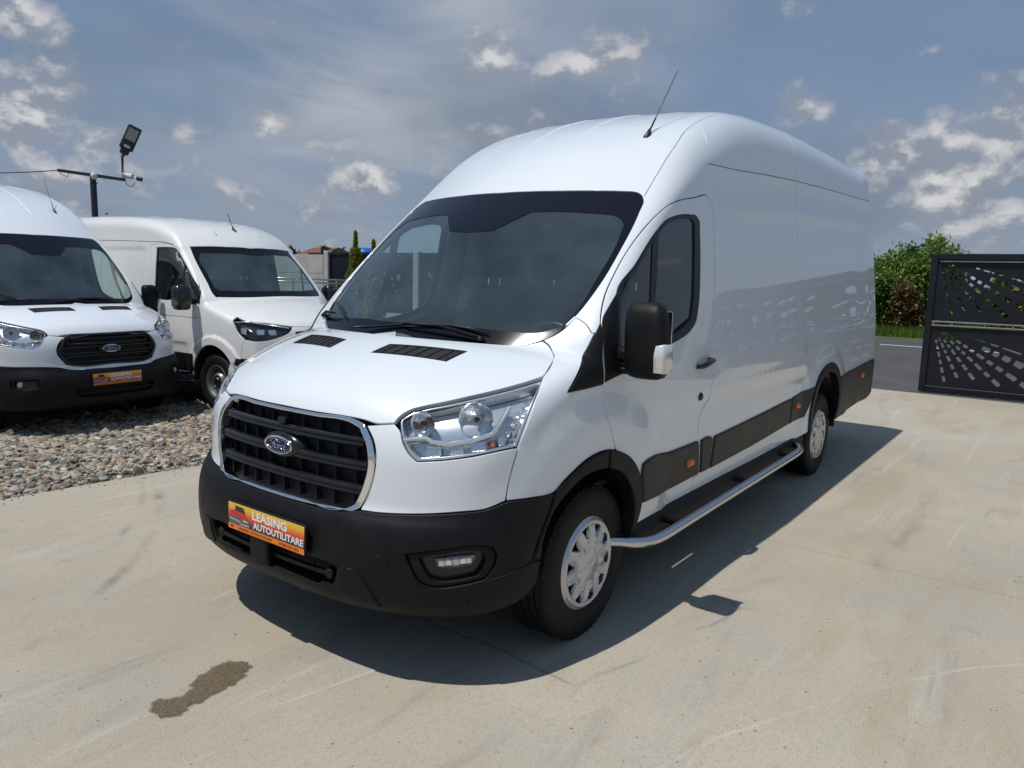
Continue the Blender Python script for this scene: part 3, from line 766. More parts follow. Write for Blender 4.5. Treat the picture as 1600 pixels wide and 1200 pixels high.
def make_interior(parent,side=-1,sy=.86,bulk=2.48,top=2.05,ws0=.90):
    """dashboard, wheel, seats, bulkhead. side: steering wheel on y=side*.42"""
    sec=[(ws0,1.20),(ws0+.02,1.275),(ws0+.20,1.29),(ws0+.42,1.285),(ws0+.56,1.25),(ws0+.62,1.17),(ws0+.60,1.0),(ws0+.52,.62)]
    ys=np.linspace(-sy,sy,13);V=[];n=len(sec)
    for y in ys:
        for k,(x,z) in enumerate(sec):
            hood=.055*math.exp(-((y-side*.42)/.22)**2) if k in(3,4) else 0
            dip=-.03*math.exp(-((y+side*.10)/.16)**2) if k in(2,3) else 0
            V.append((x-(.10 if k<2 else 0)*(1-(y/sy)**2)+.08*(y/sy)**2,y,z+hood+dip))
    F_=[(i*n+k,(i+1)*n+k,(i+1)*n+k+1,i*n+k+1) for i in range(len(ys)-1) for k in range(n-1)]
    d=mesh_obj('dashboard',V,[f[::-1] for f in F_],'dash',parent)
    st=MB(); cx,cy,cz=ws0+.72,side*.42,1.21; tl=math.radians(32)
    ring=[]
    for k in range(32):
        t=2*math.pi*k/32; a,b=.195*math.cos(t),.195*math.sin(t); ring.append((cx-b*math.sin(tl)*-1*-1,cy+a,cz+b*math.cos(tl)))
    st.tube(ring,.015,8,closed=True)
    for t in(0,math.pi,-math.pi/2):
        a,b=.19*math.cos(t),.19*math.sin(t); st.tube([(cx,cy,cz),(cx-b*math.sin(tl),cy+a,cz+b*math.cos(tl))],.013,6)
    st.tube([(cx,cy,cz),(cx-.16,cy,cz-.10)],.045,10)
    st.build('steering_wheel','seal',parent,smooth=True)
    for y0,wd in ((side*.43,.27),(-side*.17,.24),(-side*.62,.24)):
        v,f=loft_box([(.86,2.05,y0,.20,wd*.9),(.90,2.05,y0,.25,wd),(.98,2.05,y0,.25,wd),(1.02,2.05,y0,.22,wd*.93)]); s_=MB().add(v,f)
        s_=s_.build('seat','seat',parent,smooth=True,auto=50)
        v,f=loft_box([(1.0,2.22,y0,.07,wd*.9),(1.1,2.24,y0,.085,wd),(1.35,2.29,y0,.07,wd*.96),(1.52,2.33,y0,.05,wd*.72),(1.55,2.335,y0,.03,wd*.6)]); MB().add(v,f).build('backrest','seat',s_,smooth=True,auto=50)
        v,f=loft_box([(1.60,2.33,y0,.02,.09),(1.62,2.33,y0,.045,.125),(1.74,2.35,y0,.045,.12),(1.77,2.35,y0,.02,.09)]); h=MB().add(v,f); h.build('headrest','seat',s_,smooth=True,auto=50)
        h=MB()
        for q in(-.05,.05): h.tube([(2.33,y0+q,1.50),(2.335,y0+q,1.62)],.006,6)
        h.build('headrest_post','chrome',s_)
    MB().box((bulk,0,.4+(top-.28)/2),(.02,sy*2-.04,top-.28)).box((bulk+.002,0,top+.20),(.02,sy*2-.32,.36 if top>2 else .10)).build('bulkhead','bulk',parent)
    MB().box((1.6,0,.62),(1.9,1.7,.03)).build('cab_floor','dash',parent)
def box_patch(surf,p,w,h,d,m,name,parent,bev=.004,tdir=(1,0,0),out=0.):
    """rounded block sitting on the body at p, w along tdir, h across, standing d proud"""
    X,n=surf.on(p); t=np.array(tdir,float); t-=n*(t@n); t/=np.linalg.norm(t); b=np.cross(n,t)
    R_=np.stack([t,b,n],1); return MB().box(X+n*(d/2+out-.004),(w,h,d+.008),R_,bev=bev).build(name,m,parent,smooth=True,auto=50)
def sweep_profile(path,norms,prof):
    """path (k,3), norms (k,3) outward; prof list of (across, out) closed. across = tangent x normal"""
    P=np.array(path,float);Nn=np.array(norms,float);T=np.gradient(P,axis=0);T/=np.linalg.norm(T,axis=1)[:,None];B=np.cross(Nn,T);B/=np.linalg.norm(B,axis=1)[:,None]
    V=[];n=len(prof)
    for i in range(len(P)):
        for a,o in prof: V.append(P[i]+B[i]*a+Nn[i]*o)
    F_=[(i*n+j,(i+1)*n+j,(i+1)*n+(j+1)%n,i*n+(j+1)%n) for i in range(len(P)-1) for j in range(n)]
    F_.append(tuple(range(n)));F_.append(tuple(range((len(P)-1)*n,len(P)*n))[::-1])
    return V,F_
# ---------------------------------------------------------------- van with the tall roof (near one and its older neighbour)
FA={
'arch2_in':[(1.31,-1.032,0.422),(1.348,-1.035,0.496),(1.34,-1.038,0.591),(1.291,-1.039,0.668),(1.208,-1.04,0.74),(1.116,-1.039,0.785)],
'arch2_out':[(1.145,-1.039,0.854),(1.277,-1.04,0.797),(1.369,-1.04,0.708),(1.412,-1.038,0.59),(1.399,-1.036,0.503),(1.332,-1.033,0.442)],
'arch_in':[(1.104,-1.039,0.789),(0.981,-1.035,0.796),(0.867,-1.029,0.773),(0.768,-1.02,0.715),(0.673,-1.01,0.722),(0.648,-1.007,0.681),(0.621,-1.003,0.625),(0.608,-0.998,0.484)],
'arch_out':[(0.561,-0.993,0.503),(0.59,-0.998,0.568),(0.641,-1.006,0.666),(0.691,-1.013,0.758),(0.751,-1.019,0.793),(0.814,-1.024,0.822),(0.881,-1.029,0.849),(0.947,-1.033,0.865),(1.066,-1.038,0.87),(1.134,-1.039,0.857)],
'bumper_top':[(0.121,-0.48,0.702),(0.143,-0.558,0.703),(0.173,-0.632,0.707),(0.235,-0.741,0.715),(0.311,-0.836,0.724),(0.386,-0.901,0.733),(0.455,-0.944,0.756),(0.557,-0.99,0.755),(0.692,-1.013,0.756),(0.641,-1.006,0.666),(0.59,-0.998,0.568),(0.561,-0.993,0.503),(0.609,-0.998,0.482),(0.609,-0.996,0.437),(0.57,-0.985,0.368)],
'clear':[(1.471,-0.295,1.958),(1.501,-0.416,1.96),(1.531,-0.533,1.956),(1.563,-0.647,1.948),(1.586,-0.719,1.941),(1.585,-0.757,1.926),(1.568,-0.789,1.899),(1.517,-0.806,1.849),(1.284,-0.826,1.635),(1.087,-0.811,1.451),(1.045,-0.795,1.415),(1.013,-0.765,1.394),(0.977,-0.717,1.377),(0.926,-0.579,1.375),(0.879,-0.351,1.386),(0.844,-0.096,1.382),(0.845,0.08,1.383)],
'divider':[(1.64,-0.925,1.824),(1.706,-0.922,1.865),(1.672,-0.943,1.675),(1.619,-0.966,1.486),(1.55,-0.997,1.302),(1.501,-0.997,1.298),(1.577,-0.96,1.518)],
'door':[(1.05,-1.009,1.164),(1.067,-0.986,1.274),(1.103,-0.955,1.383),(1.146,-0.928,1.451),(1.219,-0.9,1.54),(1.326,-0.887,1.646),(1.523,-0.885,1.815),(1.715,-0.899,1.945),(1.814,-0.905,1.994),(1.931,-0.909,2.031),(2.125,-0.911,2.064),(2.319,-0.913,2.085),(2.361,-0.917,2.064),(2.367,-0.927,1.976),(2.359,-0.953,1.761),(2.31,-0.996,1.354),(2.289,-1.013,1.082),(2.279,-1.012,0.961),(2.196,-1.005,0.904),(2.151,-1.006,0.833),(2.152,-1.006,0.76),(2.196,-1.002,0.524),(2.126,-1.002,0.515),(2.119,-0.999,0.438),(1.791,-0.998,0.43),(1.428,-1.034,0.456),(1.349,-1.034,0.454),(1.396,-1.036,0.52),(1.411,-1.038,0.597),(1.377,-1.04,0.7),(1.283,-1.04,0.793),(1.145,-1.039,0.854),(1.106,-1.037,0.931),(1.061,-1.029,1.032)],
'fascia':[(0.175,-0.462,1.031),(0.188,-0.499,1.036),(0.217,-0.571,1.046),(0.217,-0.6,1.026),(0.208,-0.626,0.981),(0.209,-0.656,0.941),(0.219,-0.687,0.914),(0.278,-0.781,0.925),(0.347,-0.865,0.941),(0.426,-0.926,0.957),(0.503,-0.96,0.964),(0.48,-0.955,0.904),(0.463,-0.947,0.829),(0.452,-0.942,0.76),(0.387,-0.901,0.735),(0.312,-0.836,0.727),(0.236,-0.74,0.717),(0.173,-0.631,0.709),(0.144,-0.557,0.705),(0.123,-0.481,0.704),(0.141,-0.505,0.78),(0.15,-0.525,0.846),(0.157,-0.532,0.899),(0.166,-0.512,0.976)],
'fender':[(0.738,-0.906,1.216),(0.797,-0.892,1.24),(0.93,-0.829,1.287),(0.958,-0.784,1.321),(0.96,-0.748,1.343),(0.994,-0.783,1.365),(1.036,-0.812,1.398),(1.088,-0.828,1.444),(1.091,-0.853,1.435),(1.089,-0.889,1.416),(1.076,-0.925,1.382),(1.083,-0.938,1.38),(0.959,-0.953,1.26),(0.796,-0.991,1.154),(0.915,-1.004,1.158),(1.05,-1.009,1.164),(1.061,-1.029,1.032),(1.106,-1.037,0.931),(1.139,-1.039,0.858),(1.066,-1.038,0.87),(0.947,-1.033,0.865),(0.881,-1.029,0.849),(0.814,-1.024,0.822),(0.751,-1.019,0.793),(0.691,-1.013,0.758),(0.557,-0.99,0.758),(0.455,-0.944,0.759),(0.464,-0.947,0.829),(0.482,-0.956,0.904),(0.505,-0.961,0.964),(0.558,-0.963,1.058),(0.636,-0.945,1.148)],
'foghole':[(0.15,-0.7,0.573),(0.216,-0.793,0.591),(0.353,-0.916,0.602),(0.385,-0.937,0.59),(0.398,-0.946,0.563),(0.389,-0.943,0.513),(0.358,-0.924,0.466),(0.281,-0.868,0.452),(0.202,-0.782,0.447),(0.181,-0.755,0.459),(0.161,-0.724,0.513)],
'foglamp':[(0.209,-0.791,0.554),(0.262,-0.85,0.563),(0.327,-0.903,0.565),(0.329,-0.905,0.55),(0.314,-0.895,0.526),(0.27,-0.86,0.518),(0.226,-0.814,0.517),(0.217,-0.803,0.532)],
'headlight':[(0.231,-0.582,1.059),(0.239,-0.581,1.069),(0.271,-0.604,1.093),(0.313,-0.646,1.111),(0.363,-0.694,1.126),(0.473,-0.778,1.154),(0.597,-0.851,1.182),(0.731,-0.908,1.213),(0.636,-0.945,1.148),(0.558,-0.963,1.058),(0.504,-0.961,0.967),(0.426,-0.926,0.959),(0.347,-0.864,0.943),(0.278,-0.781,0.926),(0.219,-0.687,0.915),(0.209,-0.656,0.941),(0.208,-0.626,0.981),(0.217,-0.6,1.026)],
'hl_bezel':[(0.21,-0.62,0.995),(0.232,-0.66,1.003),(0.254,-0.699,1.008),(0.263,-0.727,0.993),(0.295,-0.781,0.986),(0.359,-0.853,1.004),(0.417,-0.9,1.027),(0.455,-0.907,1.065),(0.526,-0.897,1.125)],
'hood':[(0.178,-0.41,1.058),(0.176,-0.461,1.035),(0.219,-0.57,1.048),(0.239,-0.577,1.071),(0.272,-0.599,1.096),(0.316,-0.643,1.114),(0.366,-0.691,1.129),(0.477,-0.775,1.157),(0.602,-0.848,1.185),(0.684,-0.884,1.204),(0.743,-0.902,1.219),(0.8,-0.888,1.242),(0.928,-0.827,1.287),(0.955,-0.783,1.319),(0.956,-0.747,1.339)],
'intake':[(0.055,-0.435,0.49),(0.054,-0.424,0.459),(0.057,-0.404,0.404),(0.053,-0.347,0.39)],
'lowcrease':[(0.609,-0.998,0.482),(0.557,-0.992,0.498),(0.45,-0.969,0.48),(0.362,-0.927,0.465)],
'mld1':[(1.405,-1.04,0.742),(1.418,-1.04,0.746),(1.814,-1.006,0.731),(2.134,-1.006,0.731),(2.15,-1.006,0.716),(2.176,-1.003,0.532),(1.809,-1.002,0.525),(1.432,-1.037,0.543),(1.416,-1.039,0.628),(1.397,-1.04,0.696)],
'mld2':[(2.184,-1.006,0.729),(2.333,-1.006,0.723),(2.349,-1.006,0.713),(2.329,-1.002,0.53),(2.204,-1.002,0.53)],
'mld3':[(2.381,-1.006,0.719),(3.087,-1.006,0.741),(3.838,-1.006,0.77),(3.83,-1.006,0.686),(3.819,-1.004,0.577),(3.015,-1.003,0.544),(2.353,-1.002,0.529)],
'mld4':[(3.869,-1.006,0.771),(4.344,-1.039,0.811),(4.275,-1.039,0.745),(4.209,-1.035,0.656),(4.149,-1.024,0.587),(3.849,-1.004,0.577)],
'rbump':[(5.097,-1.04,0.803),(5.749,-1.018,0.817),(6.327,-1.017,0.85),(6.411,-1.018,0.713),(6.359,-1.016,0.587),(6.139,-1.014,0.527),(5.772,-1.013,0.483),(5.044,-1.036,0.503),(5.13,-1.039,0.652),(5.137,-1.04,0.748)],
'sail':[(0.796,-0.991,1.154),(0.959,-0.953,1.26),(1.131,-0.936,1.429),(1.116,-0.956,1.394),(1.072,-0.988,1.274),(1.05,-1.009,1.164),(0.915,-1.004,1.158)],
'sail2':[(1.147,-0.936,1.445),(1.197,-0.934,1.493),(1.269,-0.934,1.556),(1.233,-0.965,1.465),(1.203,-0.993,1.323),(1.269,-1.009,1.201),(1.149,-1.01,1.183),(1.063,-1.009,1.169),(1.086,-0.985,1.301)],
'slitA':[(1.755,-0.802,2.043),(1.869,-0.794,2.139),(2.024,-0.785,2.267),(2.274,-0.754,2.435),(2.452,-0.74,2.518),(2.609,-0.729,2.575),(2.813,-0.715,2.636)],
'slitH':[(2.323,-0.888,2.269),(2.746,-0.894,2.292),(3.338,-0.889,2.33),(3.925,-0.884,2.36),(4.972,-0.881,2.398),(6.149,-0.877,2.428)],
'slitV':[(2.462,-0.744,2.52),(2.42,-0.805,2.457),(2.386,-0.846,2.392),(2.324,-0.888,2.272)],
'valance':[(0.057,-0.444,0.484),(0.061,-0.465,0.491),(0.071,-0.509,0.489),(0.081,-0.542,0.464),(0.097,-0.577,0.411),(0.127,-0.602,0.347),(0.09,-0.505,0.361),(0.065,-0.421,0.38)],
'vent':[(0.494,-0.14,1.268),(0.6,-0.15,1.3),(0.696,-0.529,1.291),(0.571,-0.519,1.256)],
'window':[(1.25,-0.946,1.522),(1.266,-0.936,1.55),(1.446,-0.932,1.694),(1.68,-0.92,1.867),(1.775,-0.917,1.92),(1.885,-0.917,1.951),(2.074,-0.921,1.972),(2.145,-0.923,1.97),(2.182,-0.927,1.945),(2.164,-0.954,1.709),(2.115,-0.979,1.476),(2.072,-0.988,1.398),(2.001,-0.992,1.356),(1.835,-0.997,1.311),(1.587,-1,1.277),(1.336,-1.004,1.255),(1.189,-1.004,1.249)],
'windowin':[(1.277,-0.955,1.522),(1.289,-0.946,1.55),(1.453,-0.94,1.673),(1.69,-0.924,1.842),(1.786,-0.92,1.899),(1.889,-0.92,1.928),(2.04,-0.922,1.949),(2.094,-0.925,1.946),(2.115,-0.928,1.924),(2.091,-0.952,1.707),(2.043,-0.976,1.485),(2.011,-0.984,1.421),(1.951,-0.987,1.389),(1.805,-0.991,1.348),(1.595,-0.994,1.318),(1.343,-0.998,1.293),(1.232,-0.998,1.292)],
'ws':[(1.624,-0.328,2.077),(1.684,-0.55,2.075),(1.736,-0.692,2.07),(1.758,-0.755,2.065),(1.754,-0.783,2.05),(1.734,-0.806,2.025),(1.652,-0.827,1.951),(1.443,-0.851,1.766),(1.243,-0.853,1.586),(1.099,-0.827,1.455),(1.038,-0.807,1.402),(0.994,-0.779,1.367),(0.959,-0.743,1.344),(0.918,-0.684,1.326),(0.879,-0.617,1.319),(0.821,-0.496,1.321),(0.743,-0.263,1.327),(0.714,-0.077,1.329)]}

def rev(L): return list(L)[::-1]
SH=VanA(); SA=Surf(SH)
VL=(-.22,-.72,.66)
class VanW(VanA):
    """the glass surface alone: the windscreen slope runs on below the hood"""
    PROF=[(x,z-.10) if .15<x<=.70 and z>1.1 else ((.75,1.287) if abs(x-.80)<1e-6 and z>1.3 else (x,z)) for x,z in PROF]
SW=Surf(VanW())
def shape_A():
    """outlines that need to be combined from the measured feature lines"""
    g={}
    ws=[(1.592,0,2.076),(1.603,-.18,2.078)]+FA['ws']+[(.735,0,1.325)]
    ws[-1]=(.728,0,1.328); g['ws']=ws
    return g
GA=shape_A()
def build_tall_van(root,variant='new'):
    new=variant=='new'
    S=SA; P='paint'
    F_=FA
    # windscreen: frit band round the clear area, glass over the whole
    wsl=[(1.592,0,2.076),(1.606,-.18,2.078)]+F_['ws']+[(.79,.0,1.345)]
    wsl=[p for p in wsl if not (abs(p[1])<.25 and p[0]<.8 and p[0]!=.79)]
    clr_t=[(1.318,0.0,1.851),(1.325,-.10,1.852),(1.335,-.155,1.856)]
    clear=F_['clear'];
    cl=clr_t+clear+[(.83,-.2,1.375),(.825,0,1.372)]
    ws=SW.make('windscreen',wsl,'frit',root,n=(-.70,0,.71),sym=True,holes=[cl+[(x,-y,z) for x,y,z in rev(cl) if abs(y)>1e-4]],res=.05,gap=.0015,bev=0,flange=.004,off=-.0055)
    SW.make('windscreen_glass',cl,'ws',ws,n=(-.70,0,.71),sym=True,res=.05,gap=-.004,bev=0,flange=0,off=-.008)
    # hood
    hd=[(.136,0,1.055),(.139,-.15,1.054)]+F_['hood']+[(x-.004,y,z) for x,y,z in rev([p for p in F_['ws'] if p[0]<.93 and p[1]<-.05][:])][::-1]
    hl=[p for p in F_['ws'] if p[0]<.94 and p[1]<-.05]
    hd=[(.134,0,1.060),(.141,-.20,1.060),(.163,-.36,1.058),(.178,-.44,1.052),(.190,-.50,1.043)]+F_['hood'][2:]+[(p[0]-.006,p[1],p[2]) for p in hl]+[(.785,0,1.342)]
    hood=S.make('hood',hd,P,root,n=(-.42,0,.9),sym=True,res=.022,gap=.002,flange=.02)
    # vents on the hood
    v=F_['vent']
    q=[v[0],v[1],v[2],v[3]]
    for sy in(1,-1):
        Q=[(x,y*sy,z) for x,y,z in q]; Q=Q if sy>0 else Q[::-1]
        c=np.mean(Q,0); inn=[tuple(c+(np.array(p)-c)*np.array([.80,.93,1])) for p in Q]
        o=S.make('hood_vent',Q,'plastic',hood,n=(-.3,0,.95),holes=[inn],res=.02,gap=0,bev=.002,flange=.004,off=.0035,corner=20)
        S.make('vent_backing',inn,'dark',o,n=(-.3,0,.95),res=.03,gap=-.002,bev=0,flange=0,off=.0006)
        iq=np.array(inn) if sy>0 else np.array(inn[::-1]); sl=MB()
        for t in np.linspace(.1,.9,6):
            a=iq[0]+(iq[3]-iq[0])*t; b=iq[1]+(iq[2]-iq[1])*t; A,na=S.on(a,off=.0022); B,nb=S.on(b,off=.0022); sl.tube([A,B],.0028,5)
        for t in (.33,.66):
            a=iq[0]+(iq[1]-iq[0])*t; b=iq[3]+(iq[2]-iq[3])*t; A,na=S.on(a,off=.002); B,nb=S.on(b,off=.002); sl.tube([A,B],.002,5)
        sl.build('vent_slats','plastic',o)
    # fender, door
    S.make('fender',F_['fender'],P,root,n=(-.45,-.75,.42),res=.022,mirror=True)
    win=F_['window']
    door=S.make('door',F_['door'],P,root,n=(-.1,-.97,.2),holes=[win],res=.024,gap=.0022,hgap=0)
    doorR=mirror_obj(door)
    for d,sy in((door,1),(doorR,-1)):
        def add(name,pts,m,**k):
            o=S.make(name,pts,m,d,n=(-.1,-.97,.2),**k)
            if sy<0: mirror_obj(o,d); bpy.data.objects.remove(o)
            return o
        add('window_seal',win,'seal',holes=[F_['windowin']],res=.03,gap=.001,bev=.002,flange=.01,off=-.002)
        add('window_glass',win,'sideglass',res=.06,gap=.004,bev=0,flange=0,off=-.011)
        add('window_divider',F_['divider'],'seal',res=.03,gap=0,bev=.001,flange=.006,off=-.006)
        add('sail_trim',F_['sail2'],'plastic',res=.03,gap=.001,bev=.002,flange=.01,off=.005)
        add('door_lining',[(x,y,z) for x,y,z in F_['door']],'dash',holes=[[(x,y,z) for x,y,z in F_['window']]],res=.08,gap=.03,bev=0,flange=0,off=-.045,hgap=.0)
        add('door_moulding',F_['mld1'],'plastic_sun',res=.04,gap=.001,bev=.008,drop=.006,flange=.02,off=.014)
        h=MB();hp=[(2.055,-1.03,1.155),(2.10,-1.045,1.163),(2.19,-1.045,1.178),(2.225,-1.028,1.183)]
        hh=[]
        for p,o in((hp[0],.004),((2.085,-1,1.160),.030),((2.15,-1,1.171),.036),((2.205,-1,1.180),.032),(hp[3],.004)):
            X,n=S.on((p[0],-1.0,p[2]),off=o); hh.append(X)
        h.tube(hh,[.012,.016,.0165,.0165,.012],10)
        X,n=S.on((2.14,-1.0,1.178)); cup=MB().lathe([(.0,.0),(.040,.0),(.048,.003),(.050,.0)],'y',(0,0,0),24,sgn=-1); V=np.array(cup.v); cup.v=[tuple(X+np.array([a,b+.0015,c])) for a,b,c in V]
        X2,n2=S.on((2.13,-1.0,.985)); lk=MB().lathe([(.0,.012),(.016,.012),(.022,.006),(.024,.0)],'y',tuple(X2),20,sgn=-1)
        oh=h.build('handle','plastic_gloss',d,smooth=True); oc=cup.build('handle_cup',P,d,smooth=True); ol=lk.build('lock','seal',d,smooth=True)
        m1=box_patch(S,(2.03,-1.0,.625),.085,.046,.030,'amber','side_marker',d,bev=.012)
        if sy<0:
            for o in(oh,oc,ol,m1): mirror_obj(o,d); bpy.data.objects.remove(o)
    o=S.make('sail_trim',F_['sail'],'plastic',root,n=(-.3,-.9,.3),res=.03,gap=.001,bev=.003,flange=.01,off=.006,mirror=True)
    # body shell: pillars, roof, load side
    arch_r=[(4.303,-1.03,.475),(4.27,-1.03,.60),(4.33,-1.03,.75),(4.46,-1.03,.875),(4.62,-1.03,.935),(4.77,-1.03,.95),(4.93,-1.03,.925),(5.07,-1.03,.84),(5.155,-1.03,.70),(5.165,-1.03,.58),(5.10,-1.03,.475)]
    wsT=[p for p in F_['ws'] if p[0]>1.0]
    shell=[(1.588,0,2.078),(1.60,-.18,2.08)]+F_['ws'][:11]+F_['fender'][7:12]
    dr=F_['door']; up=dr[2:25]
    shell+= [p for p in up]+[dr[25],dr[26],dr[27]]
    shell=shell+[(2.122,-1.0,.434),(3.052,-1.0,.432),(4.116,-1.02,.439),(4.29,-1.03,.445)]+arch_r+[(5.11,-1.03,.45),(5.8,-1.01,.46),(6.38,-1.0,.48),(6.50,-.97,.50),(6.552,-.93,.52),(6.575,-.93,1.0),(6.56,-.915,1.5),(6.53,-.87,2.0),(6.505,-.82,2.4),(6.49,-.74,2.60),(6.47,-.55,2.705),(6.46,-.3,2.75),(6.455,0,2.765)]
    sH=[(2.335,-.888,2.268)]+F_['slitH'][1:]+[(6.45,-.87,2.435)]
    slA=F_['slitA'];slV=F_['slitV'][:-1];
    sS2=[(4.0,-.88,2.345),(4.0,-.93,1.8),(3.98,-1.0,1.25),(3.96,-1.0,.90),(3.955,-1,.80)]
    sS1=[(4.0,-.70,2.70),(4.0,-.76,2.66),(4.0,-.83,2.58),(4.0,-.875,2.45),(4.0,-.885,2.375)]
    slits=[slit_poly(VL,dens(sH,.15),.003),slit_poly(VL,dens(slA,.1),.003),slit_poly(VL,dens(slV,.1),.0025),slit_poly(VL,dens(sS2,.15),.006),slit_poly(VL,dens(sS1,.1),.0055)]
    S.make('body_shell',shell,P,root,n=VL,holes=slits,free=True,res=.022,gap=.002,flange=.02,corner=40)
    # dark strips added behind the panel gaps to stop light leaks and darken them
    def backing(path,off=-.021,hw=.02):
        pts=[S.on(p) for p in dens(path,.06)]
        V,Fc=sweep_profile([a for a,b in pts],[b for a,b in pts],[(-hw,off),(hw,off),(hw,off-.003),(-hw,off-.003)]); o=mesh_obj('gap_light_block',V,Fc,'dark',root,smooth=False); mirror_obj(o)
    for q in(sH,slA,slV,sS2,sS1,up,[dr[i] for i in (0,-1,-2,-3)],dr[24:28],F_['hood'][3:11],F_['fender'][7:11]): backing(q)
    backing(up[2:11],-.035,.065)  # wider strip along the pillar, added to block a streak of sun
    if True:
        # inner headliner so that the cab is closed above and behind
        S.make('headliner',[(1.70,0,2.1),(1.80,-.4,2.1),(1.90,-.70,2.06),(2.1,-.80,2.1),(2.46,-.80,2.15),(2.46,-.5,2.5),(2.46,0,2.55)],'trim',root,n=(-.3,0,1),sym=True,res=.12,gap=0,bev=0,flange=0,off=-.06)
    # ribs pressed into the roof
    for y0,x0,x1 in ((-.155,1.80,6.2),(-.46,2.0,6.2)):
        pts=[]
        for x in np.linspace(x0,x1,26):
            z=pch([p[0] for p in PROF[20:33]],[p[1] for p in PROF[20:33]],x); pts.append(S.on((x,y0,z-.055*y0*y0)))
        wd=.010
        V,Fc=sweep_profile([a for a,b in pts],[b for a,b in pts],[(-wd,-.003),(-wd*.5,.0022),(wd*.5,.0022),(wd,-.003)])
        V=np.array(V); k=4
        for i in range(k): V[i]=pts[0][0]-pts[0][1]*.003+(V[i]-pts[0][0])*.2
        o=mesh_obj('roof_rib',V,Fc,P,root); o.data.set_sharp_from_angle(angle=math.radians(50)); mirror_obj(o)
    # rear closing panel, underbody and added light blockers
    rp=[]
    for z,a in ((.52,.93),(1.0,.93),(1.5,.915),(2.0,.87),(2.4,.81),(2.6,.73),(2.705,.55),(2.75,.3)): rp.append((6.56,-a,z))
    rp=rp+[(6.5,0,2.765)]; rp=[(6.56,0,.52)]+rp
    S.make('rear_door',rp,P,root,n=(1,0,0),sym=True,res=.07,gap=.002,flange=.02)
    MB().box((.72,0,.80),(.62,1.3,.62)).box((.40,.66,.60),(.18,.24,.45)).box((.40,-.66,.60),(.18,.24,.45)).box((3.7,0,.42),(5.5,1.66,.05)).box((1.4,0,.36),(1.7,1.1,.10)).box((2.85,-.955,.375),(2.85,.10,.135),bev=.01).box((2.85,.955,.375),(2.85,.10,.135),bev=.01).box((4.77,0,.35),(.12,1.5,.12)).box((1.02,0,.33),(.12,1.5,.10)).build('underbody','dark',root)  # first boxes: dark, unseen, added behind the front to stop light leaks
    # lower side trims
    S.make('side_moulding',F_['mld2'],'plastic_sun',root,res=.04,gap=.002,bev=.008,drop=.006,flange=.02,off=.014,mirror=True)
    S.make('side_moulding',F_['mld3'],'plastic_sun',root,res=.05,gap=.002,bev=.008,drop=.006,flange=.02,off=.014,mirror=True)
    S.make('side_moulding',F_['mld4'],'plastic_sun',root,res=.05,gap=.002,bev=.008,drop=.006,flange=.02,off=.014,mirror=True)
    for p in((3.98,-1.0,.70),(6.02,-1.0,.745)):
        o=box_patch(S,p,.085,.046,.034,'amber','side_marker',root,bev=.012); mirror_obj(o)
    rb=[(5.16,-1.04,.815),(5.75,-1.018,.835),(6.33,-1.017,.86),(6.50,-.97,.865),(6.60,-.90,.86),(6.60,-.90,.55),(6.50,-.96,.50),(6.0,-1.01,.475),(5.5,-1.01,.45),(5.10,-1.036,.44),(5.16,-1.04,.58)]
    S.make('rear_bumper',rb,'plastic_sun',root,n=(.25,-.97,0),res=.05,gap=.001,bev=.01,drop=.008,flange=.05,off=.012,mirror=True)
    # arch trims
    ao=F_['arch_out'][:9]; ai=[(1.06,-1.035,.792),(.981,-1.035,.796),(.867,-1.029,.785),(.768,-1.02,.742),(.69,-1.01,.69),(.648,-1.007,.63),(.621,-1.003,.57),(.612,-.998,.49)]
    S.make('arch_trim',ao+ai,'plastic',root,n=(-.1,-1,0),res=.03,gap=.001,bev=.008,drop=.006,flange=.06,off=.016,mirror=True)
    a2=[(1.071,-1.04,.870)]+F_['arch2_out'][:]; a2[-1]=(1.345,-1.033,.425); i2=[(1.305,-1.03,.405),(1.335,-1.03,.49),(1.325,-1.03,.585),(1.275,-1.03,.668),(1.195,-1.03,.742),(1.075,-1.03,.790)]
    S.make('arch_trim',a2+i2,'plastic',root,n=(-.1,-1,0),res=.03,gap=.001,bev=.008,drop=.006,flange=.06,off=.016,mirror=True)
    rin=[(x+(4.73-x)*.12,y,z+(.45-z)*.12) for x,y,z in arch_r]; rout=[(x+(4.73-x)*-.03,y,z+(.45-z)*-.03) for x,y,z in arch_r]
    rin[0]=(4.36,-1.03,.44);rin[-1]=(5.03,-1.03,.44);rout[0]=(4.28,-1.03,.44);rout[-1]=(5.12,-1.03,.44)
    S.make('arch_trim',rout+rev(rin),'plastic',root,n=(0,-1,0),res=.04,gap=0,bev=.008,drop=.006,flange=.06,off=.014,mirror=True)
    # front fascia, bumper
    if new: fas=F_['fascia']
    else:
        fas=[p for p in F_['fascia'] if not (p[0]<.30 and p[2]<.80 and p[1]>-.70)]
    if new:
        S.make('front_fascia',fas,P,root,n=(-.75,-.65,.05),res=.022,mirror=True)
        bt=F_['bumper_top']; bt=[p for p in bt[:8]]+[(.686,-1.013,.757)]+[(.641,-1.006,.666),(.590,-.998,.568),(.566,-.993,.503),(.607,-.998,.485),(.609,-.996,.437),(.575,-.985,.37),(.50,-.96,.335),(.36,-.89,.315),(.22,-.74,.31),(.12,-.50,.312),(.07,-.2,.315),(.07,0,.315)]
        bt=[(.085,0,.682),(.087,-.18,.683),(.108,-.42,.690)]+bt
        it=[(.05,0,.497),(.05,-.2,.494),(.052,-.40,.490),(.055,-.432,.484),(.055,-.425,.45),(.057,-.405,.404),(.053,-.375,.392),(.05,-.2,.386),(.05,0,.384)]
        fog=F_['foghole']
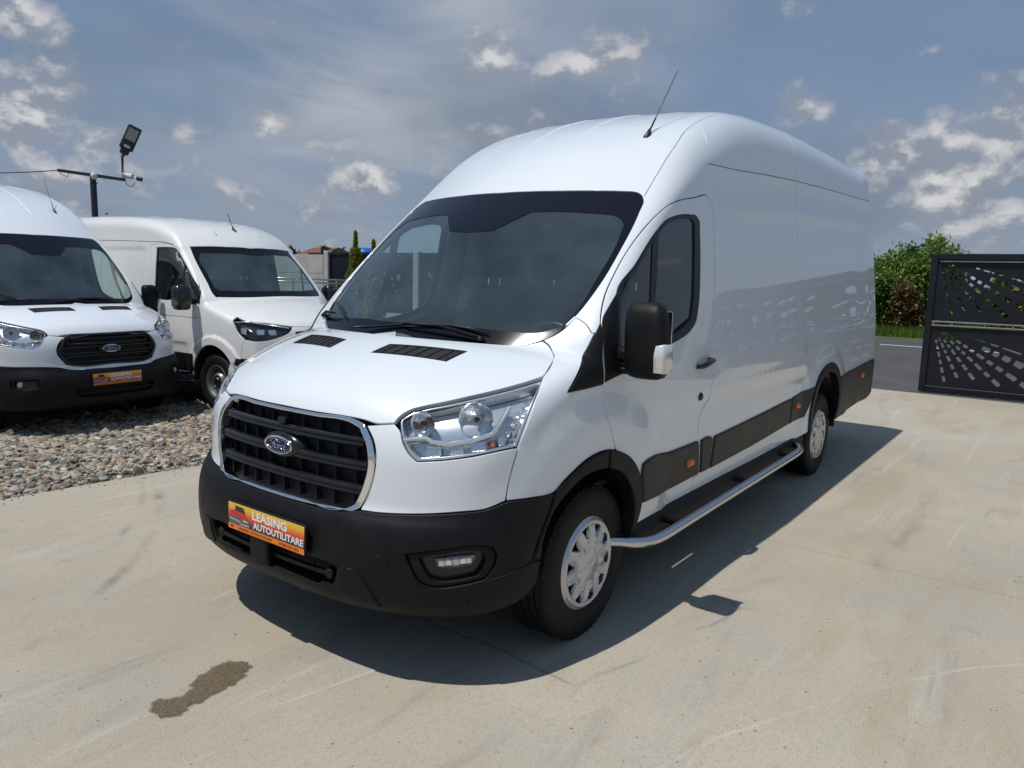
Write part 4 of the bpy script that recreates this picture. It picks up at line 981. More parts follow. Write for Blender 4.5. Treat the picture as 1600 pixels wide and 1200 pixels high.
        bump=S.make('front_bumper',bt,'plastic',root,cyl=1.6,sym=True,holes=[it+[(x,-y,z) for x,y,z in rev(it) if abs(y)>1e-4],fog,[(x,-y,z) for x,y,z in fog]],res=.022,gap=.001,bev=.005,drop=.003,flange=.05,off=.010,corner=40)
        S.make('lower_valance',F_['valance'],'plastic',bump,cyl=1.6,res=.03,gap=.0,bev=.006,drop=.004,flange=.012,off=.017,mirror=True)
        S.make('bumper_step',F_['lowcrease']+[(.30,-.88,.372),(.35,-.90,.352),(.50,-.96,.35),(.575,-.985,.385)],'plastic',bump,cyl=1.6,res=.03,gap=.0,bev=.005,drop=.004,flange=.012,off=.016,mirror=True)
    else:
        ft=[(.084,0,.688),(.09,-.2,.692),(.118,-.44,.702),(.135,-.50,.722),(.17,-.60,.735),(.24,-.74,.742),(.386,-.901,.748),(.557,-.99,.755),(.690,-1.013,.757)]
        S.make('front_fascia',[(.136,0,1.055)]+[F_['fascia'][i] for i in (0,1,2)]+F_['fascia'][3:13]+rev(ft),P,root,cyl=1.6,sym=True,holes=[[(.15,0,1.05),(.16,-.25,1.05),(.175,-.40,1.042),(.17,-.46,1.01),(.155,-.53,.88),(.135,-.46,.752),(.11,-.40,.735),(.10,0,.728),(.11,.40,.735),(.135,.46,.752),(.155,.53,.88),(.17,.46,1.01),(.175,.40,1.042),(.16,.25,1.05)]],res=.022,gap=.001)
        bt=ft+[(.641,-1.006,.666),(.590,-.998,.568),(.566,-.993,.503),(.607,-.998,.485),(.609,-.996,.437),(.575,-.985,.37),(.50,-.96,.335),(.36,-.89,.315),(.22,-.74,.31),(.12,-.50,.312),(.07,-.2,.315),(.07,0,.315)]
        it=[(.05,0,.508),(.05,-.2,.508),(.06,-.43,.512),(.062,-.42,.47),(.057,-.36,.415),(.05,-.2,.41),(.05,0,.41)]
        fog=[(.17,-.70,.62),(.24,-.80,.62),(.34,-.88,.61),(.33,-.88,.54),(.24,-.80,.52),(.16,-.69,.54)]
        bump=S.make('front_bumper',bt,'plastic',root,cyl=1.6,sym=True,holes=[it+[(x,-y,z) for x,y,z in rev(it) if abs(y)>1e-4],fog,[(x,-y,z) for x,y,z in fog]],res=.026,gap=.001,bev=.005,drop=.003,flange=.05,off=.010,corner=40)
    S.make('intake_backing',it,'dark',bump,cyl=1.6,sym=True,res=.05,gap=-.02,bev=0,flange=0,off=-.05)
    def surf_at(y,z,off=0.):
        X,_=cast(SH,np.array([[-.6,y,z]]),np.array([[1.,0,0]]),0,2.,.75,80); N=grad(SH,X); return X[0]+N[0]*off,N[0]
    def bar(z,y0,y1,prof,off,n=22,bend=0.):
        ys=np.linspace(y0,y1,n);r=[surf_at(y,z,0) for y in ys]
        return sweep_profile([a+b*off for a,b in r],[b for a,b in r],prof)
    zi=.436 if new else .458
    V,Fc=bar(zi,-.40,.40,[(-.009,-.01),(-.009,.006),(.009,.006),(.009,-.01)],-.012); mesh_obj('intake_bar',V,Fc,'plastic',bump,smooth=False)
    for y in np.arange(-.36,.37,.09):
        a,n=surf_at(y,.42,-.03); b,_=surf_at(y,.50,-.03); MB().tube([a,b],.003,4).build('intake_fin','plastic',bump)
    if new:
        a,n=surf_at(.035,.468,.004); MB().box(a,(.03,.125,.150),bev=.008).build('radar_cover','plastic',bump,smooth=True,auto=40)
        for y in(-.375,.375):
            a,n=surf_at(y,.437,-.006); MB().lathe([(0,.004),(.021,.004),(.024,.0),(.024,-.02)],'x',tuple(a),18,sgn=-1).build('parking_sensor','plastic',bump,smooth=True,auto=40)
        for y,z in((-.60,.53),(.60,.53)):
            X,_=cast(SH,np.array([[-.4,y,z]]),np.array([[1.,0,0]]),0,2.,.75,80);
            to2,mp=SA.cyl(1.6); c2=to2(X)[0]; ring=[(c2[0]+.030*math.cos(t),c2[1]+.030*math.sin(t)) for t in np.linspace(0,2*math.pi,16,endpoint=False)]
            V,Ff,N=panel(mp,ring,res=.03,gap=0,bev=.002,drop=.001,flange=.003,off=.0118); mesh_obj('tow_eye_cap',V,Ff,'plastic',bump,normals=N)
    # fog lamps
    for sy in(1,-1):
        fg=[(x,y*sy,z) for x,y,z in fog]; fg=fg if sy>0 else rev(fg)
        c=np.mean(fg,0)
        pod=S.make('fog_lamp_pod',fg,'plastic_gloss',bump,n=(-.80,-.6*sy,0),res=.03,gap=-.01,bev=0,flange=0,off=-.030)
        inner=[tuple(c+(np.array(p)-c)*.74) for p in fg]
        S.make('pod_frame',[tuple(c+(np.array(p)-c)*1.0) for p in fg],'plastic',pod,n=(-.80,-.6*sy,0),holes=[inner],res=.02,gap=.003,bev=.004,drop=.003,flange=.03,off=-.002)
        if new:
            fl=[(x,y*sy,z) for x,y,z in F_['foglamp']]; fl=fl if sy>0 else rev(fl)
            S.make('fog_lamp',fl,'rim',pod,n=(-.80,-.6*sy,0),res=.012,gap=.002,bev=.003,flange=.02,off=-.020)
            for q_,m_ in ((.18,'lampgrey'),(.36,'reflector'),(.54,'mirrorlens'),(.70,'reflector'),(.84,'lampgrey')):
                A_=np.array(fl[0] if sy>0 else fl[-1]);B_=np.array(fl[2] if sy>0 else fl[-3]); pc=A_+(B_-A_)*q_-np.array([0,0,.020]); X,nv=S.on(pc,off=-.016); u=np.cross([0,0,1.],nv);u/=np.linalg.norm(u);v=np.cross(nv,u); MB().box(X,(.030,.030,.012),np.stack([u,v,nv],1),bev=.006).build('lamp_cell',m_,pod,smooth=True,auto=30)
            S.make('fog_lamp_lens',fl,'clear',pod,n=(-.80,-.6*sy,0),res=.03,gap=0,bev=.002,flange=.006,off=-.010)
        else:
            X,n=S.on((.27,-.82*sy,.568),off=-.045); MB().lathe([(0,.016),(.02,.014),(.036,.004),(.042,.006),(.044,-.01)],'x',tuple(X),22,sgn=-1).build('fog_lamp','mirrorlens',pod,smooth=True)
    # number plate
    if new: make_plate(root,(.008,-.03,.566),.03)
    else: make_plate(root,(.014,0,.588),.0)
    # grille
    if new:
        gr=[(.133,0,1.050),(.140,-.20,1.050),(.170,-.41,1.045),(.176,-.455,1.033),(.165,-.507,.975),(.157,-.530,.899),(.144,-.512,.789),(.124,-.479,.712),(.112,-.452,.694),(.090,-.18,.684),(.085,0,.683)]
        gi=[(.133,0,1.037),(.140,-.20,1.037),(.165,-.395,1.031),(.170,-.436,1.018),(.160,-.483,.960),(.155,-.501,.897),(.14,-.484,.798),(.12,-.452,.722),(.11,-.425,.706),(.090,-.18,.698),(.085,0,.697)]
        bars=[(.965,.462),(.868,.488),(.772,.47)]
        fm='chrome'
    else:
        gr=[(.15,0,1.05),(.16,-.25,1.05),(.175,-.40,1.042),(.17,-.46,1.01),(.155,-.53,.88),(.135,-.46,.752),(.11,-.40,.735),(.10,0,.728)]
        gi=[(.15,0,1.032),(.16,-.25,1.032),(.175,-.385,1.026),(.17,-.435,1.0),(.155,-.500,.88),(.135,-.44,.768),(.11,-.39,.755),(.10,0,.748)]
        bars=[]; fm='plastic_gloss'
    G_=empty('grille',(0,0,0),parent=root)
    hole=gi+[(x,-y,z) for x,y,z in rev(gi) if abs(y)>1e-4]
    S.make('grille_frame',gr,fm,G_,n=(-1,0,.1),sym=True,holes=[hole],res=.02,gap=.0,bev=.005,drop=.004,flange=.05,off=.008,corner=30)
    S.make('grille_backing',gi,'dark',G_,n=(-1,0,.1),sym=True,res=.06,gap=-.02,bev=0,flange=0,off=-.065)
    if new:
        prof=[(-.021,-.030),(-.021,-.004),(-.015,.004),(-.006,.005),(-.002,-.001),(.003,.002),(.012,.003),(.019,-.006),(.021,-.030)]
        for z,hw in bars:
            V,Fc=bar(z,-hw,hw,prof,-.014,34); o=mesh_obj('grille_bar',V,Fc,'plastic_gloss',G_); o.data.set_sharp_from_angle(angle=math.radians(35))
        for i,y in enumerate(np.arange(-.42,.43,.105)):
            mb=MB()
            for z0,z1 in ((.71,.755),(.79,.85),(.89,.945),(.985,1.02)):
                a,_=surf_at(y,z0,-.046); b,_=surf_at(y,z1,-.046); mb.box((a+b)/2,(.03,.0045,abs(z1-z0)+.02))
            mb.build('grille_fin','dark',G_)
        a,n=surf_at(.0,1.0,-.012); MB().box(a,(.03,.05,.028),bev=.006).build('camera_box','plastic_gloss',G_)
    else:
        # three nested C loops of bar
        for z0,z1,hw in ((.955,1.008,.40),(.858,.918,.455),(.768,.828,.42)):
            path=[];r=.022
            for t in np.linspace(-hw,hw,20): path.append((t,z1))
            for t in np.linspace(math.pi/2,-math.pi/2,7)[1:-1]: path.append((hw+(z1-z0)/2*math.cos(t)*.9,(z0+z1)/2+(z1-z0)/2*math.sin(t)))
            for t in np.linspace(hw,-hw,20): path.append((t,z0))
            for t in np.linspace(-math.pi/2,-3*math.pi/2,7)[1:-1]: path.append((-hw+(z1-z0)/2*math.cos(t)*.9,(z0+z1)/2+(z1-z0)/2*math.sin(t)))
            MB().tube([surf_at(y,z,-.012)[0] for y,z in path],.0085,6,closed=True).build('grille_bar','plastic_sun',G_,smooth=True)
        for i,y in enumerate((-.24,0,.24)):
            a,_=surf_at(y,.76,-.03); b,_=surf_at(y,1.02,-.03); MB().tube([a,b],.004,4).build('grille_fin','plastic',G_)
    a,n=surf_at(0,.893,-.002)
    # badge pad
    nn=np.array([-1,0,.06]);nn=nn/np.linalg.norm(nn)
    V=[];N_=36
    ks=[(1.45,-.05),(1.38,-.022),(1.20,-.006),(1.05,-.003),(.9,-.003)]
    for k,h in ks:
        for t in np.linspace(0,2*math.pi,N_,endpoint=False): V.append(np.array(a)+np.array([0,-1,0])*.088*k*math.cos(t)+np.array([0,0,1])*.038*(k*1.12)*math.sin(t)+nn*h)
    Fc=[(i*N_+j,i*N_+(j+1)%N_,(i+1)*N_+(j+1)%N_,(i+1)*N_+j) for i in range(len(ks)-1) for j in range(N_)]
    MB().add(V,Fc).build('badge_pad','plastic_gloss',G_,smooth=True)
    make_badge(root,np.array(a)+nn*.006,nn)
    # headlamps
    hlp=F_['headlight']
    hn=(-.66,-.72,.2)
    def one(sy):
        hp=[(x,y*sy,z) for x,y,z in hlp]; hp=hp if sy>0 else rev(hp); n=(hn[0],hn[1]*sy,hn[2])
        H=empty('headlight',(0,0,0),parent=root)
        S.make('lamp_lens',hp,'clear',H,n=n,res=.03,gap=.003,bev=.003,drop=.002,flange=.0,off=.0)
        S.make('lamp_housing',hp,'lampgrey',H,n=n,res=.018,gap=.002,bev=0,flange=-.0,off=-.062)
        # chromed rim strip all round
        c=np.mean(hp,0); inn=[tuple(c+(np.array(p)-c)*np.array([.955,.955,.90])) for p in hp]
        S.make('lamp_rim',hp,'lampgrey',H,n=n,holes=[inn],res=.02,gap=.003,bev=.002,flange=.045,off=-.012,corner=25)
        def at(x,y,z,off): return S.on((x,y*sy,z),off=off)
        def dish(x,y,z,r,dep,name,bulb):
            X,nv=at(x,y,z,-.022); d=np.array([-.92,-.34*sy,.05]); d/=np.linalg.norm(d); u=np.cross([0,0,1.],d);u/=np.linalg.norm(u);v=np.cross(d,u)
            mb=MB(); pr=[(1.0,.006),(1.03,.0),(1.0,-.002),(.92,-.16),(.75,-.42),(.5,-.72),(.25,-.93),(.1,-1.0),(.0,-1.0)]
            V=[];Nn=30
            for k,h in pr:
                for t in range(Nn):
                    a=2*math.pi*t/Nn; fac=1+.012*math.cos(a*15)*(k>.2); V.append(X+(u*math.cos(a)+v*math.sin(a))*r*k*fac+d*h*(dep if h<0 else 1))
            Fc=[(i*Nn+j,i*Nn+(j+1)%Nn,(i+1)*Nn+(j+1)%Nn,(i+1)*Nn+j) for i in range(len(pr)-1) for j in range(Nn)]
            ds=MB().add(V,Fc).build(name,'reflector',H,smooth=True)
            B=MB().tube([X-d*dep*.95,X-d*dep*.35,X-d*dep*.12],[.009,.011,.006],10); B.build('bulb',bulb,ds,smooth=True)
            MB().tube([X-d*dep*.15,X-d*dep*.05],[.012,.009],10).build('bulb_cap','plastic_gloss',ds,smooth=True)
        dish(.40,-.830,1.085,.070,.055,'main_reflector','lampgrey')
        dish(.272,-.665,1.060,.050,.045,'high_beam_reflector','orange_bulb')
        # bright bezel stepping across the lamp
        bz=[S.on((x,y*sy,z)) for x,y,z in dens(F_['hl_bezel'],.02)]
        V,Fc=sweep_profile([a-b*.016 for a,b in bz],[b for a,b in bz],[(-.010,-.03),(-.009,.0),(-.003,.005),(.004,.004),(.009,-.002),(.010,-.03)]); MB().add(V,Fc).build('lamp_bezel','lampgrey',H,smooth=True,auto=40)
        # lower strip: indicator block, amber and ribbed outer column
        for i,(x,y,z,w_,h_,m_) in enumerate(((.255,-.735,.955,.06,.045,'reflector'),(.315,-.805,.962,.055,.042,'lampgrey'),(.375,-.865,.975,.06,.040,'reflector'),(.42,-.905,.985,.020,.026,'amber'),(.455,-.925,.99,.03,.034,'reflector'))):
            X,nv=at(x,y,z,-.034); t=np.array([.64,-.72*sy,.06]); t-=nv*(t@nv); t/=np.linalg.norm(t); b=np.cross(nv,t); MB().box(X,(w_,h_,.02),np.stack([t,b,nv],1),bev=.006).build('lamp_cell',m_,H,smooth=True,auto=30)
        for i in range(5):
            for j in range(2):
                f=i/4; x=.485+.115*f+(.028*j); y=-.935-.004*j; z=1.02+.115*f+.0*j
                X,nv=at(x,y,z,-.030); t=np.array([.45,-.1*sy,.88]); t-=nv*(t@nv);t/=np.linalg.norm(t); b=np.cross(nv,t); MB().box(X,(.024,.020,.022),np.stack([t,b,nv],1),bev=.008).build('lamp_cell','reflector',H,smooth=True,auto=30)
    one(1); one(-1)
    # mirrors
    for sy in(-1,1):
        Mr=empty('door_mirror',(0,0,0),parent=root)
        y=1.140; xc=1.205
        V,Fc=loft_box([(1.185,xc+.01,-y+.005,.025,.055),(1.195,xc+.008,-y+.005,.042,.080),(1.22,xc+.004,-y+.003,.054,.096),(1.29,xc,-y,.060,.102),(1.40,xc,-y+.006,.060,.098),(1.475,xc+.003,-y+.013,.055,.090),(1.507,xc+.008,-y+.016,.044,.078),(1.522,xc+.012,-y+.018,.026,.055)],32,3.6)
        A=MB().add(V,Fc)
        B=MB().tube([(1.20,-1.00,1.250),(1.165,-1.08,1.262),(1.13,-1.13,1.270)],[.050,.043,.040],12)
        B2=MB().box((1.215,-1.035,1.285),(.075,.12,.07),bev=.02).box((1.215,-1.035,1.215),(.06,.10,.035),bev=.012)
        L_=MB(); V,Fc=loft_box([(1.216,xc-.002,-y-.072,.030,.024),(1.222,xc-.004,-y-.075,.046,.030),(1.29,xc-.008,-y-.078,.052,.031),(1.340,xc-.006,-y-.074,.050,.030),(1.348,xc-.004,-y-.070,.036,.024)],20,4.5); L_.add(V,Fc)
        G2=MB().box((xc+.061,-y,1.36),(.006,.165,.25),bev=.002)
        os=[A.build('mirror_housing','plastic',Mr,smooth=True,auto=60),B2.build('mirror_arm','plastic',Mr,smooth=True,auto=40),L_.build('mirror_indicator','mirrorlens',Mr,smooth=True,auto=60),G2.build('mirror_glass','chrome',Mr)]
        if sy>0:   # the far mirror is folded back against the door
            if new:
                hx,hy=1.20,1.01
                for o in os:
                    q=mirror_obj(o,Mr); R_=Matrix.Translation((hx,hy,0))@Matrix.Rotation(math.radians(-78),4,'Z')@Matrix.Translation((-hx,-hy,0)); q.data.transform(R_); bpy.data.objects.remove(o)
                os=[]
            for o in os: mirror_obj(o,Mr); bpy.data.objects.remove(o)
    # wipers
    def wsp(x,y,off):
        X,_=cast(SH,np.array([[x-.6,y,1.0+x*.95]]) if False else np.array([[x,y,3.0]]),np.array([[0,0,-1.]]),0,3.,.75,90); N=grad(SH,X); return X[0]+N[0]*off
    for piv,tip,b0,b1 in (((.845,-.48),(.825,-.02),(.790,.33),(.885,-.50)),((1.00,.80),(.945,.62),(.90,.50),(1.05,.745))):
        Wp=empty('wiper',(0,0,0),parent=root)
        MB().tube([wsp(*piv,.012),wsp((piv[0]+tip[0])/2,(piv[1]+tip[1])/2,.035),wsp(*tip,.022)],[.011,.008,.006],8).build('wiper_arm','plastic',Wp,smooth=True)
        pts=[wsp(b0[0]+(b1[0]-b0[0])*t,b0[1]+(b1[1]-b0[1])*t,.009) for t in np.linspace(0,1,9)]
        MB().tube(pts,[.004]+[.008]*7+[.004],6).build('wiper_blade','seal',Wp,smooth=True)
        MB().lathe([(0,.02),(.015,.018),(.02,0)],'z',tuple(wsp(*piv,.0)),14).build('wiper_cap','plastic',Wp,smooth=True)
    # antenna
    if new: ax,ay=2.174,-.586
    else: ax,ay=2.043,-.486
    X,n=S.on((ax,ay,2.42)); V,Fc=loft_box([(-.012,0,0,.035,.020),(.004,.0,0,.033,.018),(.018,.014,0,.018,.010),(.03,.022,0,.008,.006)],16,2.2)
    V=[(X[0]+a,X[1]+b,X[2]+c-abs(a)*0+a*.45) for a,b,c in V]; an=MB().add(V,Fc).build('antenna','antenna',root,smooth=True,auto=50)
    tip=(X[0]+.28,X[1]-.03,X[2]+.405); base=np.array([X[0]+.018,X[1],X[2]+.022])
    MB().tube([base,base+(np.array(tip)-base)*.22,base+(np.array(tip)-base)*.24,tip],[.0055,.005,.0026,.0018],8).build('antenna_rod','antenna',an,smooth=True)
    # wheels
    for wx in(1.023,4.773):
        for sy in(-1,1):
            yw=sy*(.878)
            W_=empty('wheel',(0,0,0),parent=root)
            make_wheel(W_,wx,yw,sy,new); wheel_well(root,wx,sy,R=.455,z=.38)
    # side step tube
    if new:
        for sy in(-1,1):
            pth=[(1.20,sy*.93,.385),(1.28,sy*1.00,.378),(1.36,sy*1.055,.362),(1.47,sy*1.085,.352),(1.60,sy*1.095,.350)]+[(x,sy*1.095,.350+.012*(x-1.6)) for x in np.linspace(1.8,3.75,6)]+[(3.90,sy*1.085,.378),(4.0,sy*1.04,.382),(4.08,sy*.96,.385)]
            P_=np.array(pth);t=np.linspace(0,len(P_)-1,40);Q=np.stack([pch(np.arange(len(P_)),P_[:,i],t) for i in range(3)],1)
            sb=MB().tube(Q,.027,16).build('side_step','steel',root,smooth=True)
            br=MB()
            for x in(1.75,2.8,3.7): br.box((x,sy*1.01,.372),(.05,.15,.025),bev=.005)
            br.box((2.75,sy*.975,.40),(2.7,.05,.07),bev=.01)
            br.build('step_bracket','dark',sb)
    make_interior(root)
    if not new:
        # paperwork lying on the dash
        MB().box((1.12,-.60,1.325),(.12,.20,.004),np.array([[.9,.3,0],[-.3,.9,0],[0,0,1]])).build('windscreen_paper','white_print',root)
        MB().box((1.16,-.44,1.328),(.09,.10,.004),np.array([[.9,.3,0],[-.3,.9,0],[0,0,1]])).build('windscreen_paper','orange_print',root)
main_van=empty('cargo_van',(0,0,0),0,'large white high-roof van with chrome grille frame on the concrete in the foreground','van')
build_tall_van(main_van,'new')

# ---------------------------------------------------------------- older sister van parked on the gravel
RSCALE[0]=1.7
old_van=empty('cargo_van',(1.984,5.368,-.142),1.643,'white high-roof van with black grille and black bumper at the left picture edge','van')
build_tall_van(old_van,'old')
# ---------------------------------------------------------------- third van: warmer white, slim dark headlamps
RSCALE[0]=1.0
SHB=VanB(); SB=Surf(SHB)
def build_third_van(root):
    S=SB;P='paint2'
    top=[(1.59,0,1.995),(1.63,-.35,1.99),(1.72,-.66,1.982),(1.765,-.765,1.965)]
    sidew=[(1.66,-.802,1.86),(1.49,-.816,1.678),(1.34,-.822,1.52)]
    bot=[(1.21,-.825,1.385),(1.12,-.72,1.365),(1.03,-.45,1.358),(.985,0,1.355)]
    ws=top+sidew+bot
    c=np.array([1.3,0,1.68])
    clr=[(1.50,0,1.90),(1.56,-.30,1.90),(1.62,-.56,1.90),(1.68,-.68,1.885),(1.66,-.73,1.83),(1.45,-.765,1.63),(1.27,-.78,1.46),(1.22,-.74,1.43),(1.12,-.45,1.42),(1.07,0,1.415)]
    w_=S.make('windscreen',ws,'frit',root,n=(-.72,0,.7),sym=True,holes=[clr+[(x,-y,z) for x,y,z in rev(clr) if abs(y)>1e-4]],res=.06,gap=.002,bev=0,flange=.004,off=-.005)
    S.make('windscreen_glass',clr,'ws',w_,n=(-.72,0,.7),sym=True,res=.06,gap=-.004,bev=0,flange=0,off=-.008)
    hoodE=[(.173,-.524,1.048),(.35,-.75,1.085),(.528,-.889,1.106),(.669,-.90,1.150),(.80,-.875,1.22),(1.0,-.84,1.30),(1.17,-.82,1.362)]
    S.make('hood',[(.085,0,1.035),(.10,-.25,1.038)]+hoodE+bot[1:],P,root,n=(-.35,0,.94),sym=True,res=.03)
    hl=[(.173,-.524,1.043),(.35,-.75,1.080),(.528,-.889,1.101),(.665,-.96,1.091),(.577,-.981,.98),(.46,-.972,.893),(.285,-.904,.88),(.179,-.706,.92),(.15,-.56,.99)]
    door=[(1.289,-.99,1.265),(1.262,-1.0,1.10),(1.253,-1.014,.961),(1.30,-1.02,.85),(1.372,-1.035,.735),(1.375,-1.03,.655),(2.34,-1.0,.655),(2.345,-1.0,1.0),(2.351,-.984,1.359),(2.41,-.92,1.8),(2.43,-.90,1.98),(2.15,-.89,2.0),(1.92,-.885,1.965),(1.75,-.885,1.88),(1.60,-.895,1.745),(1.42,-.91,1.56),(1.31,-.94,1.40)]
    win=[(2.285,-.899,1.95),(2.05,-.89,1.953),(1.88,-.886,1.935),(1.712,-.889,1.80),(1.539,-.909,1.635),(1.36,-.935,1.44),(1.33,-.95,1.36),(1.36,-.96,1.305),(1.747,-.986,1.302),(2.161,-.989,1.308),(2.24,-.96,1.33)]
    d=S.make('door',door,P,root,n=(-.05,-.98,.2),holes=[win],res=.035,hgap=0)
    dR=mirror_obj(d)
    cw=np.mean(win,0); wi=[tuple(cw+(np.array(p)-cw)*.95) for p in win]
    for q,sy in((d,1),(dR,-1)):
        for name,pts,m,k in(('window_seal',win,'seal',dict(holes=[wi],gap=.001,bev=.002,flange=.01,off=-.003)),('window_glass',win,'sideglass',dict(gap=.003,bev=0,flange=0,off=-.012)),('door_lining',door,'dash',dict(holes=[win],gap=.03,bev=0,flange=0,off=-.045))):
            o=S.make(name,pts,m,q,n=(-.05,-.98,.2),res=.08,**k)
            if sy<0: mirror_obj(o,q); bpy.data.objects.remove(o)
        dv=S.make('window_divider',[(1.66,-.9,1.76),(1.69,-.9,1.79),(1.70,-.97,1.31),(1.67,-.97,1.31)],'seal',q,n=(-.05,-.98,.2),res=.06,gap=0,bev=0,flange=.004,off=-.007)
        pts=[S.on((x,-1.0,z),off=o)[0] for x,z,o in((2.15,1.145,.006),(2.18,1.15,.03),(2.27,1.155,.032),(2.30,1.155,.006))]
        hd=MB().tube(pts,[.014,.018,.018,.014],8).build('handle','plastic_gloss',q,smooth=True)
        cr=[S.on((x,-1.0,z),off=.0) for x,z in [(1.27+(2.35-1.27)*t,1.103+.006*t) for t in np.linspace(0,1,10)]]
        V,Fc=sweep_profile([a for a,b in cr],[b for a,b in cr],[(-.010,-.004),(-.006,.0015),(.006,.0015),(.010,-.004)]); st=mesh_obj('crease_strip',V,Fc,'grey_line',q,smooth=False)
        st_=S.make('sail_trim',[(1.30,-.95,1.42),(1.42,-.92,1.53),(1.44,-.95,1.38),(1.44,-.97,1.30),(1.27,-.98,1.27)],'plastic_gloss',q,n=(-.05,-.98,.2),res=.05,gap=0,bev=.002,flange=.008,off=.006)
        lo=S.make('door_cladding',[(1.385,-1.03,.648),(2.335,-1.0,.648),(2.335,-1.0,.45),(1.40,-1.03,.45)],'plastic',q,n=(0,-1,0),res=.08,gap=0,bev=.004,flange=.02,off=.008)
        if sy<0:
            for o in(dv,hd,st,st_,lo): mirror_obj(o,q); bpy.data.objects.remove(o)
    arch=[(.576,-.991,.68),(.60,-1,.74),(.663,-.999,.82),(.794,-1.001,.90),(.954,-1.01,.945),(1.128,-1.015,.915),(1.256,-1.03,.835),(1.30,-1.03,.775),(1.355,-1.034,.69)]
    ac=[(1.0+.415*math.cos(math.radians(t)),-1.03,.36+.43*math.sin(math.radians(t))) for t in(160,150,135,115,90,65,45,30,15,5)]
    ac2=[(4.64+.42*math.cos(math.radians(t)),-1.03,.36+.43*math.sin(math.radians(t))) for t in(178,160,135,115,90,65,45,20,2)]
    shell=[(1.585,0,1.998),(1.63,-.35,1.994)]+[(1.72,-.66,1.984)]+[(1.768,-.77,1.967)]+sidew+[(1.215,-.83,1.385)]+rev(hoodE[3:6])+hl[3:6]+[(.50,-.975,.80),(.52,-.975,.66)]+[(.60,-.99,.45)][:0]+[(.585,-.99,.655)]+ac[1:]
    shell+= [(1.40,-1.03,.655),(1.372,-1.035,.735),(1.30,-1.02,.85),(1.253,-1.014,.961),(1.262,-1.0,1.10),(1.289,-.99,1.265),(1.31,-.94,1.40),(1.42,-.91,1.56),(1.60,-.895,1.745),(1.75,-.885,1.88),(1.92,-.885,1.965),(2.15,-.89,2.0),(2.43,-.90,1.98),(2.41,-.92,1.8),(2.351,-.984,1.359),(2.345,-1.0,1.0),(2.34,-1.0,.655),(4.20,-1.0,.655)]
    shell+=ac2[1:-1]+[(5.10,-1.0,.655),(5.80,-.97,.66),(5.85,-.93,1.3),(5.84,-.90,1.8),(5.80,-.82,2.15),(5.77,-.6,2.30),(5.76,0,2.36)]
    capH=[(2.42,-.895,2.022),(2.97,-.892,2.035),(4.0,-.89,2.05),(5.7,-.885,2.06)]; capF=[(1.935,-.885,1.985),(2.2,-.888,2.018),(2.42,-.895,2.022)]
    capV=[(2.54,-.74,2.30),(2.50,-.80,2.24),(2.45,-.86,2.12),(2.425,-.89,2.03)]; sV=[(3.6,-.89,2.03),(3.6,-.93,1.8),(3.6,-.99,1.3),(3.6,-1,.70)]; sV2=[(3.6,-.75,2.30),(3.6,-.82,2.22),(3.6,-.87,2.07)]
    n=(-.2,-.74,.64)
    S.make('body_shell',shell,P,root,n=n,free=True,holes=[slit_poly(n,dens(q,.15),.006) for q in(capF[:-1]+capH,sV)],res=.028,corner=40)
    S.make('headliner',[(1.70,0,2.0),(1.80,-.4,2.0),(1.90,-.70,1.98),(2.46,-.80,2.0),(2.46,-.5,2.2),(2.46,0,2.25)],'trim',root,n=(-.3,0,1),sym=True,res=.15,gap=0,bev=0,flange=0,off=-.06)
    for sy in(1,-1):
        hp=[(x,y*sy,z) for x,y,z in hl]; hp=hp if sy>0 else rev(hp); nn=(-.7,-.68*sy,.2)
        H=empty('headlight',(0,0,0),parent=root)
        S.make('lamp_lens',hp,'clear',H,n=nn,res=.05,gap=.003,bev=.002,flange=0,off=0)
        S.make('lamp_housing',hp,'plastic_gloss',H,n=nn,res=.04,gap=.002,bev=0,flange=-.0,off=-.055)
        for x,y,z in((.50,-.93,.985),(.33,-.84,.97),(.235,-.74,.985)):
            X,nv=S.on((x,y*sy,z),off=-.03); u=np.cross([0,0,1.],nv);u/=np.linalg.norm(u);v=np.cross(nv,u)
            MB().box(X,(.085,.075,.03),np.stack([u,v,nv],1),bev=.012).build('lamp_cell','reflector',H,smooth=True,auto=30)
        ar=[S.on((x,y*sy,z),off=-.012) for x,y,z in((.18,-.55,1.02),(.35,-.76,1.060),(.53,-.88,1.080),(.64,-.95,1.075))]
        MB().tube([a for a,b in ar],.008,6).build('lamp_strip','lampgrey',H,smooth=True)
    fr=[(.08,0,1.03),(.10,-.25,1.033),(.165,-.515,1.04)]+[(.15,-.56,.99),(.179,-.706,.92),(.285,-.904,.88),(.46,-.972,.893),(.50,-.975,.80),(.52,-.975,.665),(.30,-.85,.665),(.12,-.5,.665),(.07,0,.665)]
    fs=S.make('front_fascia',fr,P,root,cyl=1.6,sym=True,res=.04)
    S.make('grille_panel',[(.06,0,.99),(.09,-.3,.99),(.125,-.50,.985),(.13,-.52,.93),(.10,-.42,.82),(.06,-.2,.80),(.05,0,.80)],'plastic_gloss',fs,cyl=1.6,sym=True,res=.05,gap=0,bev=.003,flange=.01,off=.004)
    bt=[(.06,0,.66),(.12,-.5,.66),(.30,-.85,.66),(.52,-.975,.66),(.60,-.99,.655),(.572,-.99,.50),(.58,-.99,.42),(.50,-.96,.34),(.30,-.85,.32),(.12,-.5,.32),(.07,0,.32)]
    S.make('front_bumper',bt,'plastic',root,cyl=1.6,sym=True,res=.04,bev=.006,drop=.004,flange=.05,off=.008,corner=40)
